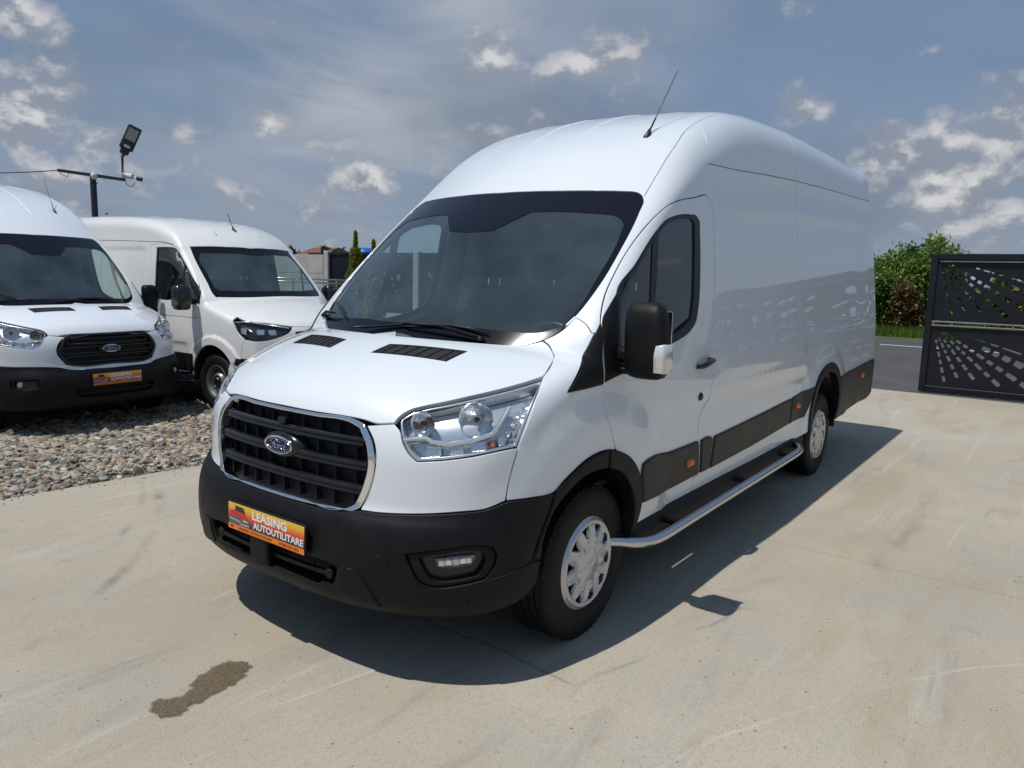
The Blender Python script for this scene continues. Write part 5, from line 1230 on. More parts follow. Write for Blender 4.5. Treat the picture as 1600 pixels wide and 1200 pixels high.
    S.make('side_cladding',[(2.35,-1.0,.648),(4.19,-1.0,.648),(4.22,-1.0,.45),(2.35,-1.0,.45)],'plastic',root,n=(0,-1,0),res=.1,gap=0,bev=.004,flange=.02,off=.008,mirror=True)
    S.make('side_cladding',[(5.09,-1.0,.648),(5.75,-.99,.648),(5.75,-.99,.45),(5.07,-1.0,.45)],'plastic',root,n=(0,-1,0),res=.1,gap=0,bev=.004,flange=.02,off=.008,mirror=True)
    rp=[(5.86,0,.66),(5.86,-.9,.66),(5.86,-.9,1.3),(5.84,-.86,1.9),(5.82,-.78,2.15),(5.8,-.55,2.30),(5.79,0,2.36)]
    S.make('rear_door',rp,P,root,n=(1,0,0),sym=True,res=.1)
    MB().box((3.3,0,.42),(4.9,1.7,.05)).box((1.4,0,.36),(1.7,1.1,.10)).build('underbody','dark',root)
    for sy in(-1,1):
        Mr=empty('door_mirror',(0,0,0),parent=root); y=1.17;xc=1.36
        V,Fc=loft_box([(1.20,xc,sy*y,.05,.06),(1.215,xc,sy*y,.075,.085),(1.30,xc-.01,sy*y,.085,.10),(1.42,xc-.005,sy*y,.08,.10),(1.485,xc,sy*y,.06,.085),(1.50,xc,sy*y,.03,.05)],28,3.6)
        MB().add(V,Fc).build('mirror_housing','plastic_gloss',Mr,smooth=True,auto=60)
        MB().box((xc+.02,sy*1.03,1.30),(.09,.16,.07),bev=.02).build('mirror_arm','plastic',Mr,smooth=True,auto=40)
        MB().box((xc+.084,sy*y,1.35),(.006,.16,.22)).build('mirror_glass','chrome',Mr)
        for x0,z0 in((1.55,.42),(1.55,.30)):
            pts=[(1.45,sy*.98,z0),(1.52,sy*1.05,z0)]+[(x,sy*1.07,z0) for x in(1.7,2.6,3.5)]+[(3.9,sy*1.05,z0),(3.97,sy*.98,z0)]
            MB().tube(pts,.022,10).build('side_step','steel',root,smooth=True)
        br=MB()
        for x in(1.6,1.8,2.0): br.box((x,sy*1.0,.42),(.07,.06,.10))
        MB().box((1.9,sy*1.03,.36),(.05,.02,.14)).build('step_bracket','steel',root)
    for wx in(1.0,4.64):
        for sy in(-1,1):
            W_=empty('wheel',(0,0,0),parent=root); make_wheel(W_,wx,sy*.875,sy,False,Rt=.345); wheel_well(root,wx,sy,R=.43,z=.36)
    X,n_=S.on((1.92,.0,2.22)); V,Fc=loft_box([(-.012,0,0,.05,.022),(.006,0,0,.045,.02),(.03,.025,0,.02,.010),(.045,.035,0,.008,.006)],16,2.2)
    V=[(X[0]+a,X[1]+b,X[2]+c+a*.4) for a,b,c in V]; an=MB().add(V,Fc).build('antenna','antenna',root,smooth=True,auto=50)
    MB().tube([(X[0]+.03,X[1],X[2]+.04),(X[0]+.14,X[1],X[2]+.23)],[.006,.004],8).build('antenna_rod','antenna',an,smooth=True)
    for y0 in(-.35,.35):
        pts=[S.on((x,y0,z)) for x,z in((1.8,2.14),(1.95,2.22),(2.2,2.30),(2.6,2.35),(3.2,2.39),(4.2,2.40),(5.5,2.40))]
        V,Fc=sweep_profile([a for a,b in pts],[b for a,b in pts],[(-.018,-.004),(-.01,.004),(.01,.004),(.018,-.004)]); mesh_obj('roof_rib',V,Fc,P,root)
    make_interior(root,sy=.84,top=1.95,ws0=1.12)
    MB().box((1.30,-.52,1.335),(.10,.22,.004),np.array([[.9,.3,0],[-.3,.9,0],[0,0,1]])).build('windscreen_paper','white_print',root)
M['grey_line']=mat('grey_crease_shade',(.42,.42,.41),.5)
third_van=empty('cargo_van',(4.274,4.64,-.097),1.621,'off-white van with slim dark headlamps and grey steel wheels parked on the gravel','van')
build_third_van(third_van)
RSCALE[0]=1.0

# ---------------------------------------------------------------- ground
def concrete_mat():
    m,nt=new_mat('weathered_concrete'); b=principled(nt,Roughness=.82); L=nt.links.new
    b.inputs['Specular IOR Level'].default_value=.3
    tc=NN(nt,'ShaderNodeTexCoord'); O=tc.outputs['Object']
    def noise(scale,detail=5,rough=.55,dist=0,sc=(1,1,1),rot=0,loc=(0,0,0)):
        mp=NN(nt,'ShaderNodeMapping'); mp.inputs[1].default_value=loc; mp.inputs[2].default_value=(0,0,rot); mp.inputs[3].default_value=sc; L(O,mp.inputs[0])
        n=NN(nt,'ShaderNodeTexNoise'); n.inputs['Scale'].default_value=scale; n.inputs['Detail'].default_value=detail; n.inputs['Roughness'].default_value=rough; n.inputs['Distortion'].default_value=dist; L(mp.outputs[0],n.inputs[0]); return n.outputs[0]
    def ramp(v,stops):
        r=NN(nt,'ShaderNodeValToRGB'); e=r.color_ramp.elements
        while len(e)<len(stops): e.new(.5)
        for q,(p,c) in zip(e,stops): q.position=p; q.color=(c,c,c,1) if isinstance(c,(int,float)) else (*c,1)
        L(v,r.inputs[0]); return r.outputs[0]
    def mul(a,b_):
        n=NN(nt,'ShaderNodeMath',operation='MULTIPLY')
        for i,v in enumerate((a,b_)):
            if isinstance(v,(int,float)): n.inputs[i].default_value=v
            else: L(v,n.inputs[i])
        return n.outputs[0]
    def mix(f,a,b_,mode='MIX'):
        m_=NN(nt,'ShaderNodeMix',data_type='RGBA'); m_.blend_type=mode
        if isinstance(f,(int,float)): m_.inputs[0].default_value=f
        else: L(f,m_.inputs[0])
        for i,v in((6,a),(7,b_)):
            if isinstance(v,tuple): m_.inputs[i].default_value=(*v,1)
            else: L(v,m_.inputs[i])
        return m_.outputs[2]
    big=noise(.35,6,.6,.4); mid=noise(1.6,6,.62,.5); fine=noise(42,5,.65); sand=noise(150,3,.65)
    c=ramp(big,[(.32,(.335,.290,.213)),(.52,(.41,.358,.268)),(.70,(.455,.408,.322))])
    c=mix(mul(ramp(mid,[(.42,0),(.68,1)]),.5),c,(.34,.325,.30))
    # yellowish dried mud drags, stretched along the driving direction
    st=noise(1.1,6,.6,.8,sc=(.45,1.6,1),rot=.35,loc=(3,1,0)); c=mix(mul(ramp(st,[(.54,0),(.66,1)]),.6),c,(.36,.285,.185))
    st2=noise(1.3,7,.65,1.2,sc=(.5,2.2,1),rot=-.6,loc=(9,4,0)); c=mix(mul(ramp(st2,[(.57,0),(.68,1)]),.38),c,(.22,.205,.19))
    # pale trowel scrapes
    sc_=noise(2.2,5,.6,.6,sc=(.25,3,1),rot=.9,loc=(5,8,0)); c=mix(mul(ramp(sc_,[(.60,0),(.70,1)]),.35),c,(.53,.50,.46))
    c=mix(mul(ramp(fine,[(.34,1),(.50,0)]),.42),c,(.26,.25,.235))
    c=mix(mul(ramp(sand,[(.34,1),(.46,0)]),.6),c,(.20,.19,.18))
    c=mix(mul(ramp(sand,[(.58,0),(.68,1)]),.40),c,(.62,.60,.56))
    # dark tyre scuffs: thin arcs
    wv=NN(nt,'ShaderNodeTexNoise'); 
    # faint scuff arcs left by tyres and trowels
    def arc(cx_,cy_,R_,wd,seed,lo=.48):
        sb_=NN(nt,'ShaderNodeVectorMath',operation='DISTANCE'); L(O,sb_.inputs[0]); sb_.inputs[1].default_value=(cx_,cy_,0)
        wob=NN(nt,'ShaderNodeMath',operation='MULTIPLY_ADD'); L(noise(.9,3,loc=(seed,0,0)),wob.inputs[0]); wob.inputs[1].default_value=.12; L(sb_.outputs[1],wob.inputs[2])
        df=NN(nt,'ShaderNodeMath',operation='SUBTRACT'); L(wob.outputs[0],df.inputs[0]); df.inputs[1].default_value=R_
        ab=NN(nt,'ShaderNodeMath',operation='ABSOLUTE'); L(df.outputs[0],ab.inputs[0])
        mr=NN(nt,'ShaderNodeMapRange'); mr.inputs[1].default_value=0; mr.inputs[2].default_value=wd; mr.inputs[3].default_value=1; mr.inputs[4].default_value=0; L(ab.outputs[0],mr.inputs[0])
        return mul(mr.outputs[0],ramp(noise(1.4,6,.7,loc=(seed,seed,0)),[(lo,0),(lo+.16,1)]))
    for cx_,cy_,R_,wd,sd,col_,am in ((-5.2,3.2,4.4,.09,11.,(.15,.14,.13),.5),(3.2,-7.2,5.4,.10,13.,(.25,.19,.10),.55),(-3.2,4.5,4.6,.05,1.,(.13,.12,.115),.65),(-3.0,4.6,4.35,.035,4.,(.16,.15,.14),.5),(4.5,-9.,6.2,.06,2.,(.24,.19,.12),.5),(4.2,-8.7,6.9,.05,6.,(.24,.19,.12),.45),(9,-6,6.4,.10,8.,(.30,.23,.13),.5),(-1,-6,4.6,.012,3.,(.60,.57,.50),.5),(1.5,9,9.6,.012,5.,(.60,.57,.50),.45)):
        c=mix(mul(arc(cx_,cy_,R_,wd,sd),am),c,col_)
    # pits
    vo=NN(nt,'ShaderNodeTexVoronoi'); vo.inputs['Scale'].default_value=9; L(O,vo.inputs[0]); pit=ramp(vo.outputs['Distance'],[(.035,1),(.055,0)])
    c=mix(mul(pit,.75),c,(.10,.09,.08))
    vc=NN(nt,'ShaderNodeTexVoronoi'); vc.feature='DISTANCE_TO_EDGE'; vc.inputs['Scale'].default_value=.33
    wn=NN(nt,'ShaderNodeMix',data_type='RGBA'); wn.inputs[0].default_value=.14; L(O,wn.inputs[6]); nn_=NN(nt,'ShaderNodeTexNoise'); nn_.inputs['Scale'].default_value=2.2; nn_.inputs['Detail'].default_value=8; L(O,nn_.inputs[0]); L(nn_.outputs['Color'],wn.inputs[7]); L(wn.outputs[2],vc.inputs[0])
    ck=mul(ramp(vc.outputs['Distance'],[(.0,1),(.0022,0)]),ramp(noise(.5,3,loc=(2,7,0)),[(.54,0),(.60,1)])); c=mix(mul(ck,.55),c,(.12,.11,.10))
    L(c,b.inputs['Base Color'])
    h=NN(nt,'ShaderNodeMath',operation='ADD'); L(mul(fine,.6),h.inputs[0]); L(mul(sand,.5),h.inputs[1])
    bp=NN(nt,'ShaderNodeBump'); bp.inputs['Strength'].default_value=.55; bp.inputs['Distance'].default_value=.004; L(h.outputs[0],bp.inputs['Height']); L(bp.outputs[0],b.inputs['Normal'])
    return m
M['concrete']=concrete_mat()
M['soil']=mat('dusty_soil',(.17,.145,.115),.95,bump=(40,.6,.01),var=(3,.3))
M['asphalt']=mat('road_asphalt',(.068,.066,.064),.85,bump=(150,.5,.004),var=(.9,.22))
M['roadpaint']=mat('road_paint',(.55,.55,.53),.7,var=(8,.15))
M['joint_pale']=mat('pale_joint_filler',(.46,.43,.38),.9,var=(6,.2))
M['joint']=mat('joint_filler',(.16,.15,.14),.9,var=(6,.3))
def struct(o): o['kind']='structure'; return o
def gy(x): return 3.16-.085*(x-.107)    # edge of the concrete against the gravel
# concrete cast in slabs, 4 mm joints between them
xj=[-9.65,-7.15,-4.65,-2.15,.35,2.85,5.35,7.85,10.85]
xj[0]=-14
cg=empty('concrete_yard',(0,0,0)); cg['kind']='structure'
for i,(a,b_) in enumerate(zip(xj[:-1],xj[1:])):
    a2=a+.0016;b2=b_-.0016; sh=.0
    ys=[-16,-11,-6,-1.4,3.1]
    j0=0
    v=[(a2,-16,0),(b2,-16,0),(b2,gy(b2),0),(a2,gy(a2),0)]; n=4
    v=v+[(x,y,-.15) for x,y,z in v]
    mesh_obj('slab',v,[(0,1,2,3),(0,4,5,1),(1,5,6,2),(2,6,7,3),(3,7,4,0)],'concrete',cg,smooth=False)
for xx in xj[1:-1]:
    dk=xx>2; struct(mesh_obj('joint_filler',[(xx-.004,-16,-.0015 if not dk else -.004),(xx+.004,-16,-.0015 if not dk else -.004),(xx+.004,gy(xx),-.0015 if not dk else -.004),(xx-.004,gy(xx),-.0015 if not dk else -.004)],[(0,1,2,3)],'joint' if dk else 'joint_pale',None,smooth=False))
struct(mesh_obj('ground',[(-400,-400,-.30),(400,-400,-.30),(400,400,-.30),(-400,400,-.30)],[(0,1,2,3)],'soil',None,smooth=False))
# gravel bed surface (gently dropping away from the slab) and its stones
def gz(x,y): return -.012-.105*sst(0,1.3,y-gy(x))
gx=np.arange(-14,11.5,.12);gyy=np.arange(0,14.2,.12)
V=[];
for x in gx:
    for d in gyy: y=gy(x)+d; V.append((x,y,float(gz(x,y))-.012))
n=len(gyy); F_=[(i*n+j,(i+1)*n+j,(i+1)*n+j+1,i*n+j+1) for i in range(len(gx)-1) for j in range(n-1)]
struct(mesh_obj('gravel_bed',V,F_,'soil',None))
def pebble_mat():
    m,nt=new_mat('river_gravel'); b=principled(nt,Roughness=.75); L=nt.links.new
    a=NN(nt,'ShaderNodeAttribute'); a.attribute_name='tone'; r=NN(nt,'ShaderNodeValToRGB'); e=r.color_ramp.elements
    st=[(0,(.09,.08,.07)),(.14,(.17,.155,.13)),(.30,(.38,.33,.24)),(.44,(.20,.195,.175)),(.56,(.47,.415,.32)),(.68,(.34,.23,.12)),(.80,(.50,.46,.38)),(.88,(.13,.12,.11)),(.93,(.24,.12,.075)),(1,(.64,.62,.57))]
    while len(e)<len(st): e.new(.5)
    for q,(p,c) in zip(e,st): q.position=p;q.color=(*c,1)
    tc=NN(nt,'ShaderNodeTexCoord'); n=NN(nt,'ShaderNodeTexNoise'); n.inputs['Scale'].default_value=90; n.inputs['Detail'].default_value=3; L(tc.outputs['Object'],n.inputs[0])
    mx=NN(nt,'ShaderNodeMix',data_type='RGBA'); mx.blend_type='MULTIPLY'; mx.inputs[0].default_value=.5
    L(a.outputs['Fac'],r.inputs[0]); L(r.outputs[0],mx.inputs[6]); L(n.outputs['Color'],mx.inputs[7])
    rr=NN(nt,'ShaderNodeValToRGB'); rr.color_ramp.elements[0].position=.3; rr.color_ramp.elements[0].color=(.6,.6,.6,1); rr.color_ramp.elements[1].position=.6; L(n.outputs[0],rr.inputs[0]); L(rr.outputs[0],mx.inputs[7]); mx.inputs[0].default_value=.8
    L(mx.outputs[2],b.inputs['Base Color']); return m
M['pebble']=pebble_mat()
def numpy_mesh(name,V,F_,m,tone=None):
    me=bpy.data.meshes.new(name); nv=len(V);nf=len(F_); k=F_.shape[1]
    me.vertices.add(nv); me.vertices.foreach_set('co',V.astype(np.float32).ravel()); me.loops.add(nf*k); me.loops.foreach_set('vertex_index',F_.astype(np.int32).ravel())
    me.polygons.add(nf); me.polygons.foreach_set('loop_start',np.arange(0,nf*k,k,dtype=np.int32)); me.polygons.foreach_set('use_smooth',np.ones(nf,bool)); me.update(); me.validate()
    if tone is not None: at=me.attributes.new('tone','FLOAT','POINT'); at.data.foreach_set('value',tone.astype(np.float32))
    me.materials.append(M[m]); return link(bpy.data.objects.new(name,me))
def ico():
    t=(1+5**.5)/2; v=np.array([(-1,t,0),(1,t,0),(-1,-t,0),(1,-t,0),(0,-1,t),(0,1,t),(0,-1,-t),(0,1,-t),(t,0,-1),(t,0,1),(-t,0,-1),(-t,0,1)],float); v/=np.linalg.norm(v[0])
    f=np.array([(0,11,5),(0,5,1),(0,1,7),(0,7,10),(0,10,11),(1,5,9),(5,11,4),(11,10,2),(10,7,6),(7,1,8),(3,9,4),(3,4,2),(3,2,6),(3,6,8),(3,8,9),(4,9,5),(2,4,11),(6,2,10),(8,6,7),(9,8,1)])
    return v,f
def ico2():
    v,f=ico(); v=list(map(tuple,v)); cache={};out=[]
    def mid(a,b):
        k=(min(a,b),max(a,b))
        if k not in cache: p=(np.array(v[a])+np.array(v[b]));p/=np.linalg.norm(p);cache[k]=len(v);v.append(tuple(p))
        return cache[k]
    for a,b,c in f:
        x,y,z=mid(a,b),mid(b,c),mid(c,a); out+=[(a,x,z),(b,y,x),(c,z,y),(x,y,z)]
    return np.array(v),np.array(out)
def stones(name,cx,cy,cz,size,m,base):
    v,f=base; N=len(cx); nv=len(v)
    sc=size[:,None]*rng.uniform(.6,1.5,(N,3))*np.array([1,1,.45])
    ang=rng.uniform(0,2*math.pi,N); tl=rng.normal(0,.42,N)
    jit=1+rng.normal(0,.16,(N,nv,1))
    P=v[None]*jit*sc[:,None,:]
    ct,st=np.cos(tl),np.sin(tl); P=np.stack([P[...,0]*ct[:,None]-P[...,2]*st[:,None],P[...,1],P[...,0]*st[:,None]+P[...,2]*ct[:,None]],-1)
    ca,sa=np.cos(ang),np.sin(ang); P=np.stack([P[...,0]*ca[:,None]-P[...,1]*sa[:,None],P[...,0]*sa[:,None]+P[...,1]*ca[:,None],P[...,2]],-1)
    P+=np.stack([cx,cy,cz],-1)[:,None,:]
    Fx=(f[None]+(np.arange(N)*nv)[:,None,None]).reshape(-1,3)
    tone=np.repeat(rng.uniform(0,1,N),nv)
    return numpy_mesh(name,P.reshape(-1,3),Fx,m,tone)
N=46000
cx=rng.uniform(-2.2,4.6,N); d=rng.uniform(0,1,N)**.8*3.4; cy=gy(cx)+d+.005
keep=(cx<4.6)&~((d>2.8)&(cx<-.8)); cx,cy,d=cx[keep],cy[keep],d[keep]
size=rng.gamma(2.2,.0052,len(cx))+.004; size=np.minimum(size,.042)*(1+.35*sst(.5,1.6,d))
cz=gz(cx,cy)+rng.uniform(-.006,.010,len(cx))
s1=stones('gravel',cx,cy,cz,size,'pebble',ico()); s1['kind']='stuff'
big=rng.integers(0,len(cx),2600); s2=stones('gravel',cx[big],cy[big],cz[big]+.010,rng.uniform(.016,.036,2600)*(1+.3*sst(.5,1.6,d[big])),'pebble',ico2()); s2['kind']='stuff'
N=9000; cx=rng.uniform(3.8,8.,N); cy=gy(cx)+rng.uniform(0,4.5,N); s3=stones('gravel',cx,cy,gz(cx,cy)+.006,rng.uniform(.02,.04,N),'pebble',ico()); s3['kind']='stuff'
# stray chips on the slab by the edge
N=420; cx=rng.uniform(-2.5,5,N); cy=gy(cx)-rng.exponential(.07,N); s4=stones('gravel',cx,cy,np.full(N,.003),rng.uniform(.003,.008,N),'pebble',ico()); s4['kind']='stuff'
# loose grit on the yard
N=900; cx=rng.uniform(-1.7,6,N); cy=rng.uniform(-4,3,N); s5=stones('grit',cx,cy,np.full(N,.001),rng.uniform(.0012,.0042,N),'soil',ico()); s5['kind']='stuff'
# water stain on the concrete
def stain_mat():
    m,nt=new_mat('damp_stain'); L=nt.links.new; o=NN(nt,'ShaderNodeOutputMaterial'); d=NN(nt,'ShaderNodeBsdfPrincipled'); d.inputs['Roughness'].default_value=.45
    t=NN(nt,'ShaderNodeBsdfTransparent'); mx=NN(nt,'ShaderNodeMixShader'); at=NN(nt,'ShaderNodeAttribute'); at.attribute_name='tone'
    tc=NN(nt,'ShaderNodeTexCoord'); n=NN(nt,'ShaderNodeTexNoise'); n.inputs['Scale'].default_value=38; n.inputs['Detail'].default_value=6; L(tc.outputs['Object'],n.inputs[0])
    n2=NN(nt,'ShaderNodeTexNoise'); n2.inputs['Scale'].default_value=150; n2.inputs['Detail'].default_value=3; L(tc.outputs['Object'],n2.inputs[0])
    ad=NN(nt,'ShaderNodeMath',operation='MULTIPLY_ADD'); L(n.outputs[0],ad.inputs[0]); ad.inputs[1].default_value=1.1; L(at.outputs['Fac'],ad.inputs[2])
    r=NN(nt,'ShaderNodeMapRange'); r.inputs[1].default_value=.48; r.inputs[2].default_value=1.0; r.inputs[3].default_value=0; r.inputs[4].default_value=.88; L(ad.outputs[0],r.inputs[0])
    c=NN(nt,'ShaderNodeValToRGB'); c.color_ramp.elements[0].position=.35; c.color_ramp.elements[0].color=(.085,.060,.034,1); c.color_ramp.elements[1].position=.62; c.color_ramp.elements[1].color=(.19,.145,.09,1); L(n2.outputs[0],c.inputs[0]); L(c.outputs[0],d.inputs['Base Color'])
    L(r.outputs[0],mx.inputs[0]); L(t.outputs[0],mx.inputs[1]); L(d.outputs[0],mx.inputs[2]); L(mx.outputs[0],o.inputs[0]); return m
M['stain']=stain_mat()
def stain():
    pts=[]
    # long irregular puddle mark measured on the slab
    ctrl=[(-0.506, -0.031), (-0.487, -0.014), (-0.461, -0.02), (-0.434, -0.045), (-0.385, -0.057), (-0.36, -0.046), (-0.317, 0.004), (-0.261, 0.026), (-0.195, 0.04), (-0.155, 0.04), (-0.125, 0.012), (-0.104, -0.03), (-0.108, -0.066), (-0.138, -0.084), (-0.187, -0.124), (-0.23, -0.132), (-0.285, -0.136), (-0.343, -0.143), (-0.397, -0.145), (-0.424, -0.131), (-0.443, -0.16), (-0.471, -0.165), (-0.503, -0.144), (-0.517, -0.108), (-0.518, -0.063)]
    c=np.array(ctrl); P,_=smooth_closed(c,.012,60)
    nn=np.array([P[(i+1)%len(P)]-P[i-1] for i in range(len(P))]); nn=np.stack([nn[:,1],-nn[:,0]],1); nn/=np.linalg.norm(nn,axis=1)[:,None]
    t=np.linspace(0,2*math.pi,len(P)); wob=.004*np.sin(17*t)+.003*np.sin(31*t+1)+.0015*np.sin(57*t+2)+rng.normal(0,.0008,len(P)); P=P+nn*wob[:,None]
    if area2(P)<0: P=P[::-1]
    P=inset(P,-.008,np.zeros(len(P),bool)); Q,T=tri_region(P,[],.014); dd=mindist(Q,P); o=numpy_mesh('damp_stain',np.stack([Q[:,0],Q[:,1],np.full(len(Q),.004)],1),T,'stain',np.clip(dd/.035,0,1)); struct(o)
stain()
# ---------------------------------------------------------------- road, verge
struct(mesh_obj('road',[(10.86,-60,-.02),(24,-60,-.02),(22.6,60,-.02),(10.86,60,-.02)],[(0,1,2,3)],'asphalt',None,smooth=False))
mk=empty('road_marking',(0,0,0)); mk['kind']='structure'
for k in range(-6,8):
    y0=k*4.6+1.55; 
    if abs(y0)<40: mesh_obj('dash',[(20.35,y0-2.9,-.015),(20.53,y0-2.9,-.015),(20.53,y0,-.015),(20.35,y0,-.015)],[(0,1,2,3)],'roadpaint',mk,smooth=False)
def foliage_mat(name,a,b_,tr=.38):
    m,nt=new_mat(name); L=nt.links.new; o=NN(nt,'ShaderNodeOutputMaterial'); d=NN(nt,'ShaderNodeBsdfPrincipled'); d.inputs['Roughness'].default_value=.55; t=NN(nt,'ShaderNodeBsdfTranslucent'); mx=NN(nt,'ShaderNodeMixShader'); mx.inputs[0].default_value=tr
    at=NN(nt,'ShaderNodeAttribute'); at.attribute_name='tone'; r=NN(nt,'ShaderNodeValToRGB'); r.color_ramp.elements[0].color=(*a,1); r.color_ramp.elements[1].color=(*b_,1)
    L(at.outputs['Fac'],r.inputs[0]); L(r.outputs[0],d.inputs['Base Color']); L(r.outputs[0],t.inputs[0]); L(d.outputs[0],mx.inputs[1]); L(t.outputs[0],mx.inputs[2]); L(mx.outputs[0],o.inputs[0]); return m
M['leaf']=foliage_mat('bush_leaves',(.055,.12,.016),(.20,.32,.05))
M['leaf_brown']=foliage_mat('rusty_leaves',(.10,.07,.02),(.24,.14,.05))
M['thuja']=foliage_mat('thuja_foliage',(.10,.145,.008),(.30,.34,.025))
M['leaf_dark']=foliage_mat('far_leaves',(.022,.045,.018),(.06,.085,.035))
M['grassm']=foliage_mat('verge_grass',(.06,.12,.012),(.17,.25,.035))
M['bark']=mat('bark',(.12,.09,.065),.9)
def leaves(name,centres,size,m,parent=None,asp=1.7,up=.3,tones=None):
    N=len(centres); u=rng.normal(size=(N,3)); u[:,2]+=up; u/=np.linalg.norm(u,axis=1)[:,None]; w_=rng.normal(size=(N,3)); v=np.cross(u,w_); v/=np.linalg.norm(v,axis=1)[:,None]
    s=size*rng.uniform(.6,1.3,N)[:,None]
    P=np.stack([centres-u*s*asp,centres+v*s,centres+u*s*asp,centres-v*s],1).reshape(-1,3)
    Fx=np.arange(N*4).reshape(-1,4); tone=np.repeat(rng.uniform(0,1,N) if tones is None else tones,4)
    o=numpy_mesh(name,P,Fx,m,tone)
    if parent is not None: o.parent=parent
    return o
def bush(x,y,z0,r,h,nl,m,label,cat='bush',group=None,ls=.05,name='bush'):
    B=empty(name,(x,y,z0),0,label,cat,group)
    tr=MB(); cl=[]
    for k in range(int(6+r*4)):
        a=rng.uniform(0,2*math.pi); q=rng.uniform(0,1)**.5*r*.9; hh=h*rng.uniform(.45,1.02)*(1-.30*(q/r)**2)
        p0=np.array([rng.normal(0,.08),rng.normal(0,.08),-.1]); p2=np.array([q*math.cos(a),q*math.sin(a),hh]); p1=(p0+p2)/2+np.array([0,0,.12*h])
        tr.tube([p0,p1,p2],[.03,.02,.006],5)
        for t in np.linspace(.3,1,9):
            c=p0*(1-t)**2+2*p1*t*(1-t)+p2*t*t; cl.append((c,.10*h*(1.15-.6*t)+.03))
    tr.build('stem','bark',B)
    nl=int(nl*1.9); per=nl//len(cl); pts=[];tn=[]
    for c,s_ in cl:
        tt=rng.uniform(0,1); q=c+rng.normal(size=(per,3))*s_*np.array([1.0,1.0,.8]); q[:,2]=np.abs(q[:,2]-.05)+.05; pts.append(q); tn.append(np.clip(rng.normal(tt,.22,per),0,1))
    leaves('foliage',np.concatenate(pts),ls,m,B,tones=np.concatenate(tn)); return B
g='bushes on the far verge of the road'
bush(25.8,2.55,.1,1.1,2.85,6500,'leaf','dense green bush beyond the road, right against the van tail',group=g,ls=.036)
bush(26.0,1.65,.1,1.1,2.75,6000,'leaf','lower green bush in the middle of the gap beyond the road',group=g,ls=.036)
bush(26.3,1.0,.1,.95,2.85,6500,'leaf','taller green bush beyond the road, next to the gate edge',group=g,ls=.036)
bush(25.2,1.75,.1,.55,1.75,2600,'leaf_brown','small rusty brown shrub in front of the green bushes','shrub',ls=.045,name='shrub')
bush(26.6,3.6,.1,1.2,3.1,5000,'leaf','green bush beyond the road, hidden behind the van tail but for its edge',group=g,ls=.036)
bush(27.6,1.9,.1,1.6,3.2,5000,'leaf','green bush filling the gap behind the front row beyond the road',group=g,ls=.06)
bush(26.9,-.6,.1,1.0,1.9,4500,'leaf','green bush beyond the road seen through the left cut-outs of the gate',group=g,ls=.036)
for k,(yy,hh,mm) in enumerate(((-1.9,1.9,'leaf_brown'),(-3.3,1.7,'leaf'),(-5.0,1.6,'leaf'))):
    bush(26.6,yy,-.05,1.2,hh,2600,mm,['rust tinged shrub seen through the cut-outs of the gate','green shrub seen through the middle cut-outs of the gate','green shrub furthest right behind the gate'][k],'shrub',ls=.055,name='shrub')
# verge: soil bank with grass blades
def vz(x): return -.02+.16*sst(24,27,x)
V=[(x,y,float(vz(x))-.0+(.0 if x>23.9 else -.0)) for x in np.linspace(23.3,60,14) for y in(-60,60)]
struct(mesh_obj('grass_verge',V,[(2*i,2*i+2,2*i+3,2*i+1) for i in range(13)],mat('verge_soil',(.07,.10,.03),.9,var=(2,.3)),None))
N=26000; bx=rng.uniform(23.6,27.5,N); by=rng.uniform(-7,5,N); hgt=rng.uniform(.12,.42,N)
a=rng.uniform(0,2*math.pi,N); dx,dy=np.cos(a)*.012,np.sin(a)*.012; lx,ly=rng.normal(0,.07,N),rng.normal(0,.07,N); z0=vz(bx)
P=np.stack([np.stack([bx-dx,by-dy,z0],-1),np.stack([bx+dx,by+dy,z0],-1),np.stack([bx+lx,by+ly,z0+hgt],-1)],1).reshape(-1,3)
gr=numpy_mesh('verge_grass',P,np.arange(3*N).reshape(-1,3),'grassm',np.repeat(rng.uniform(0,1,N),3)); gr['kind']='stuff'
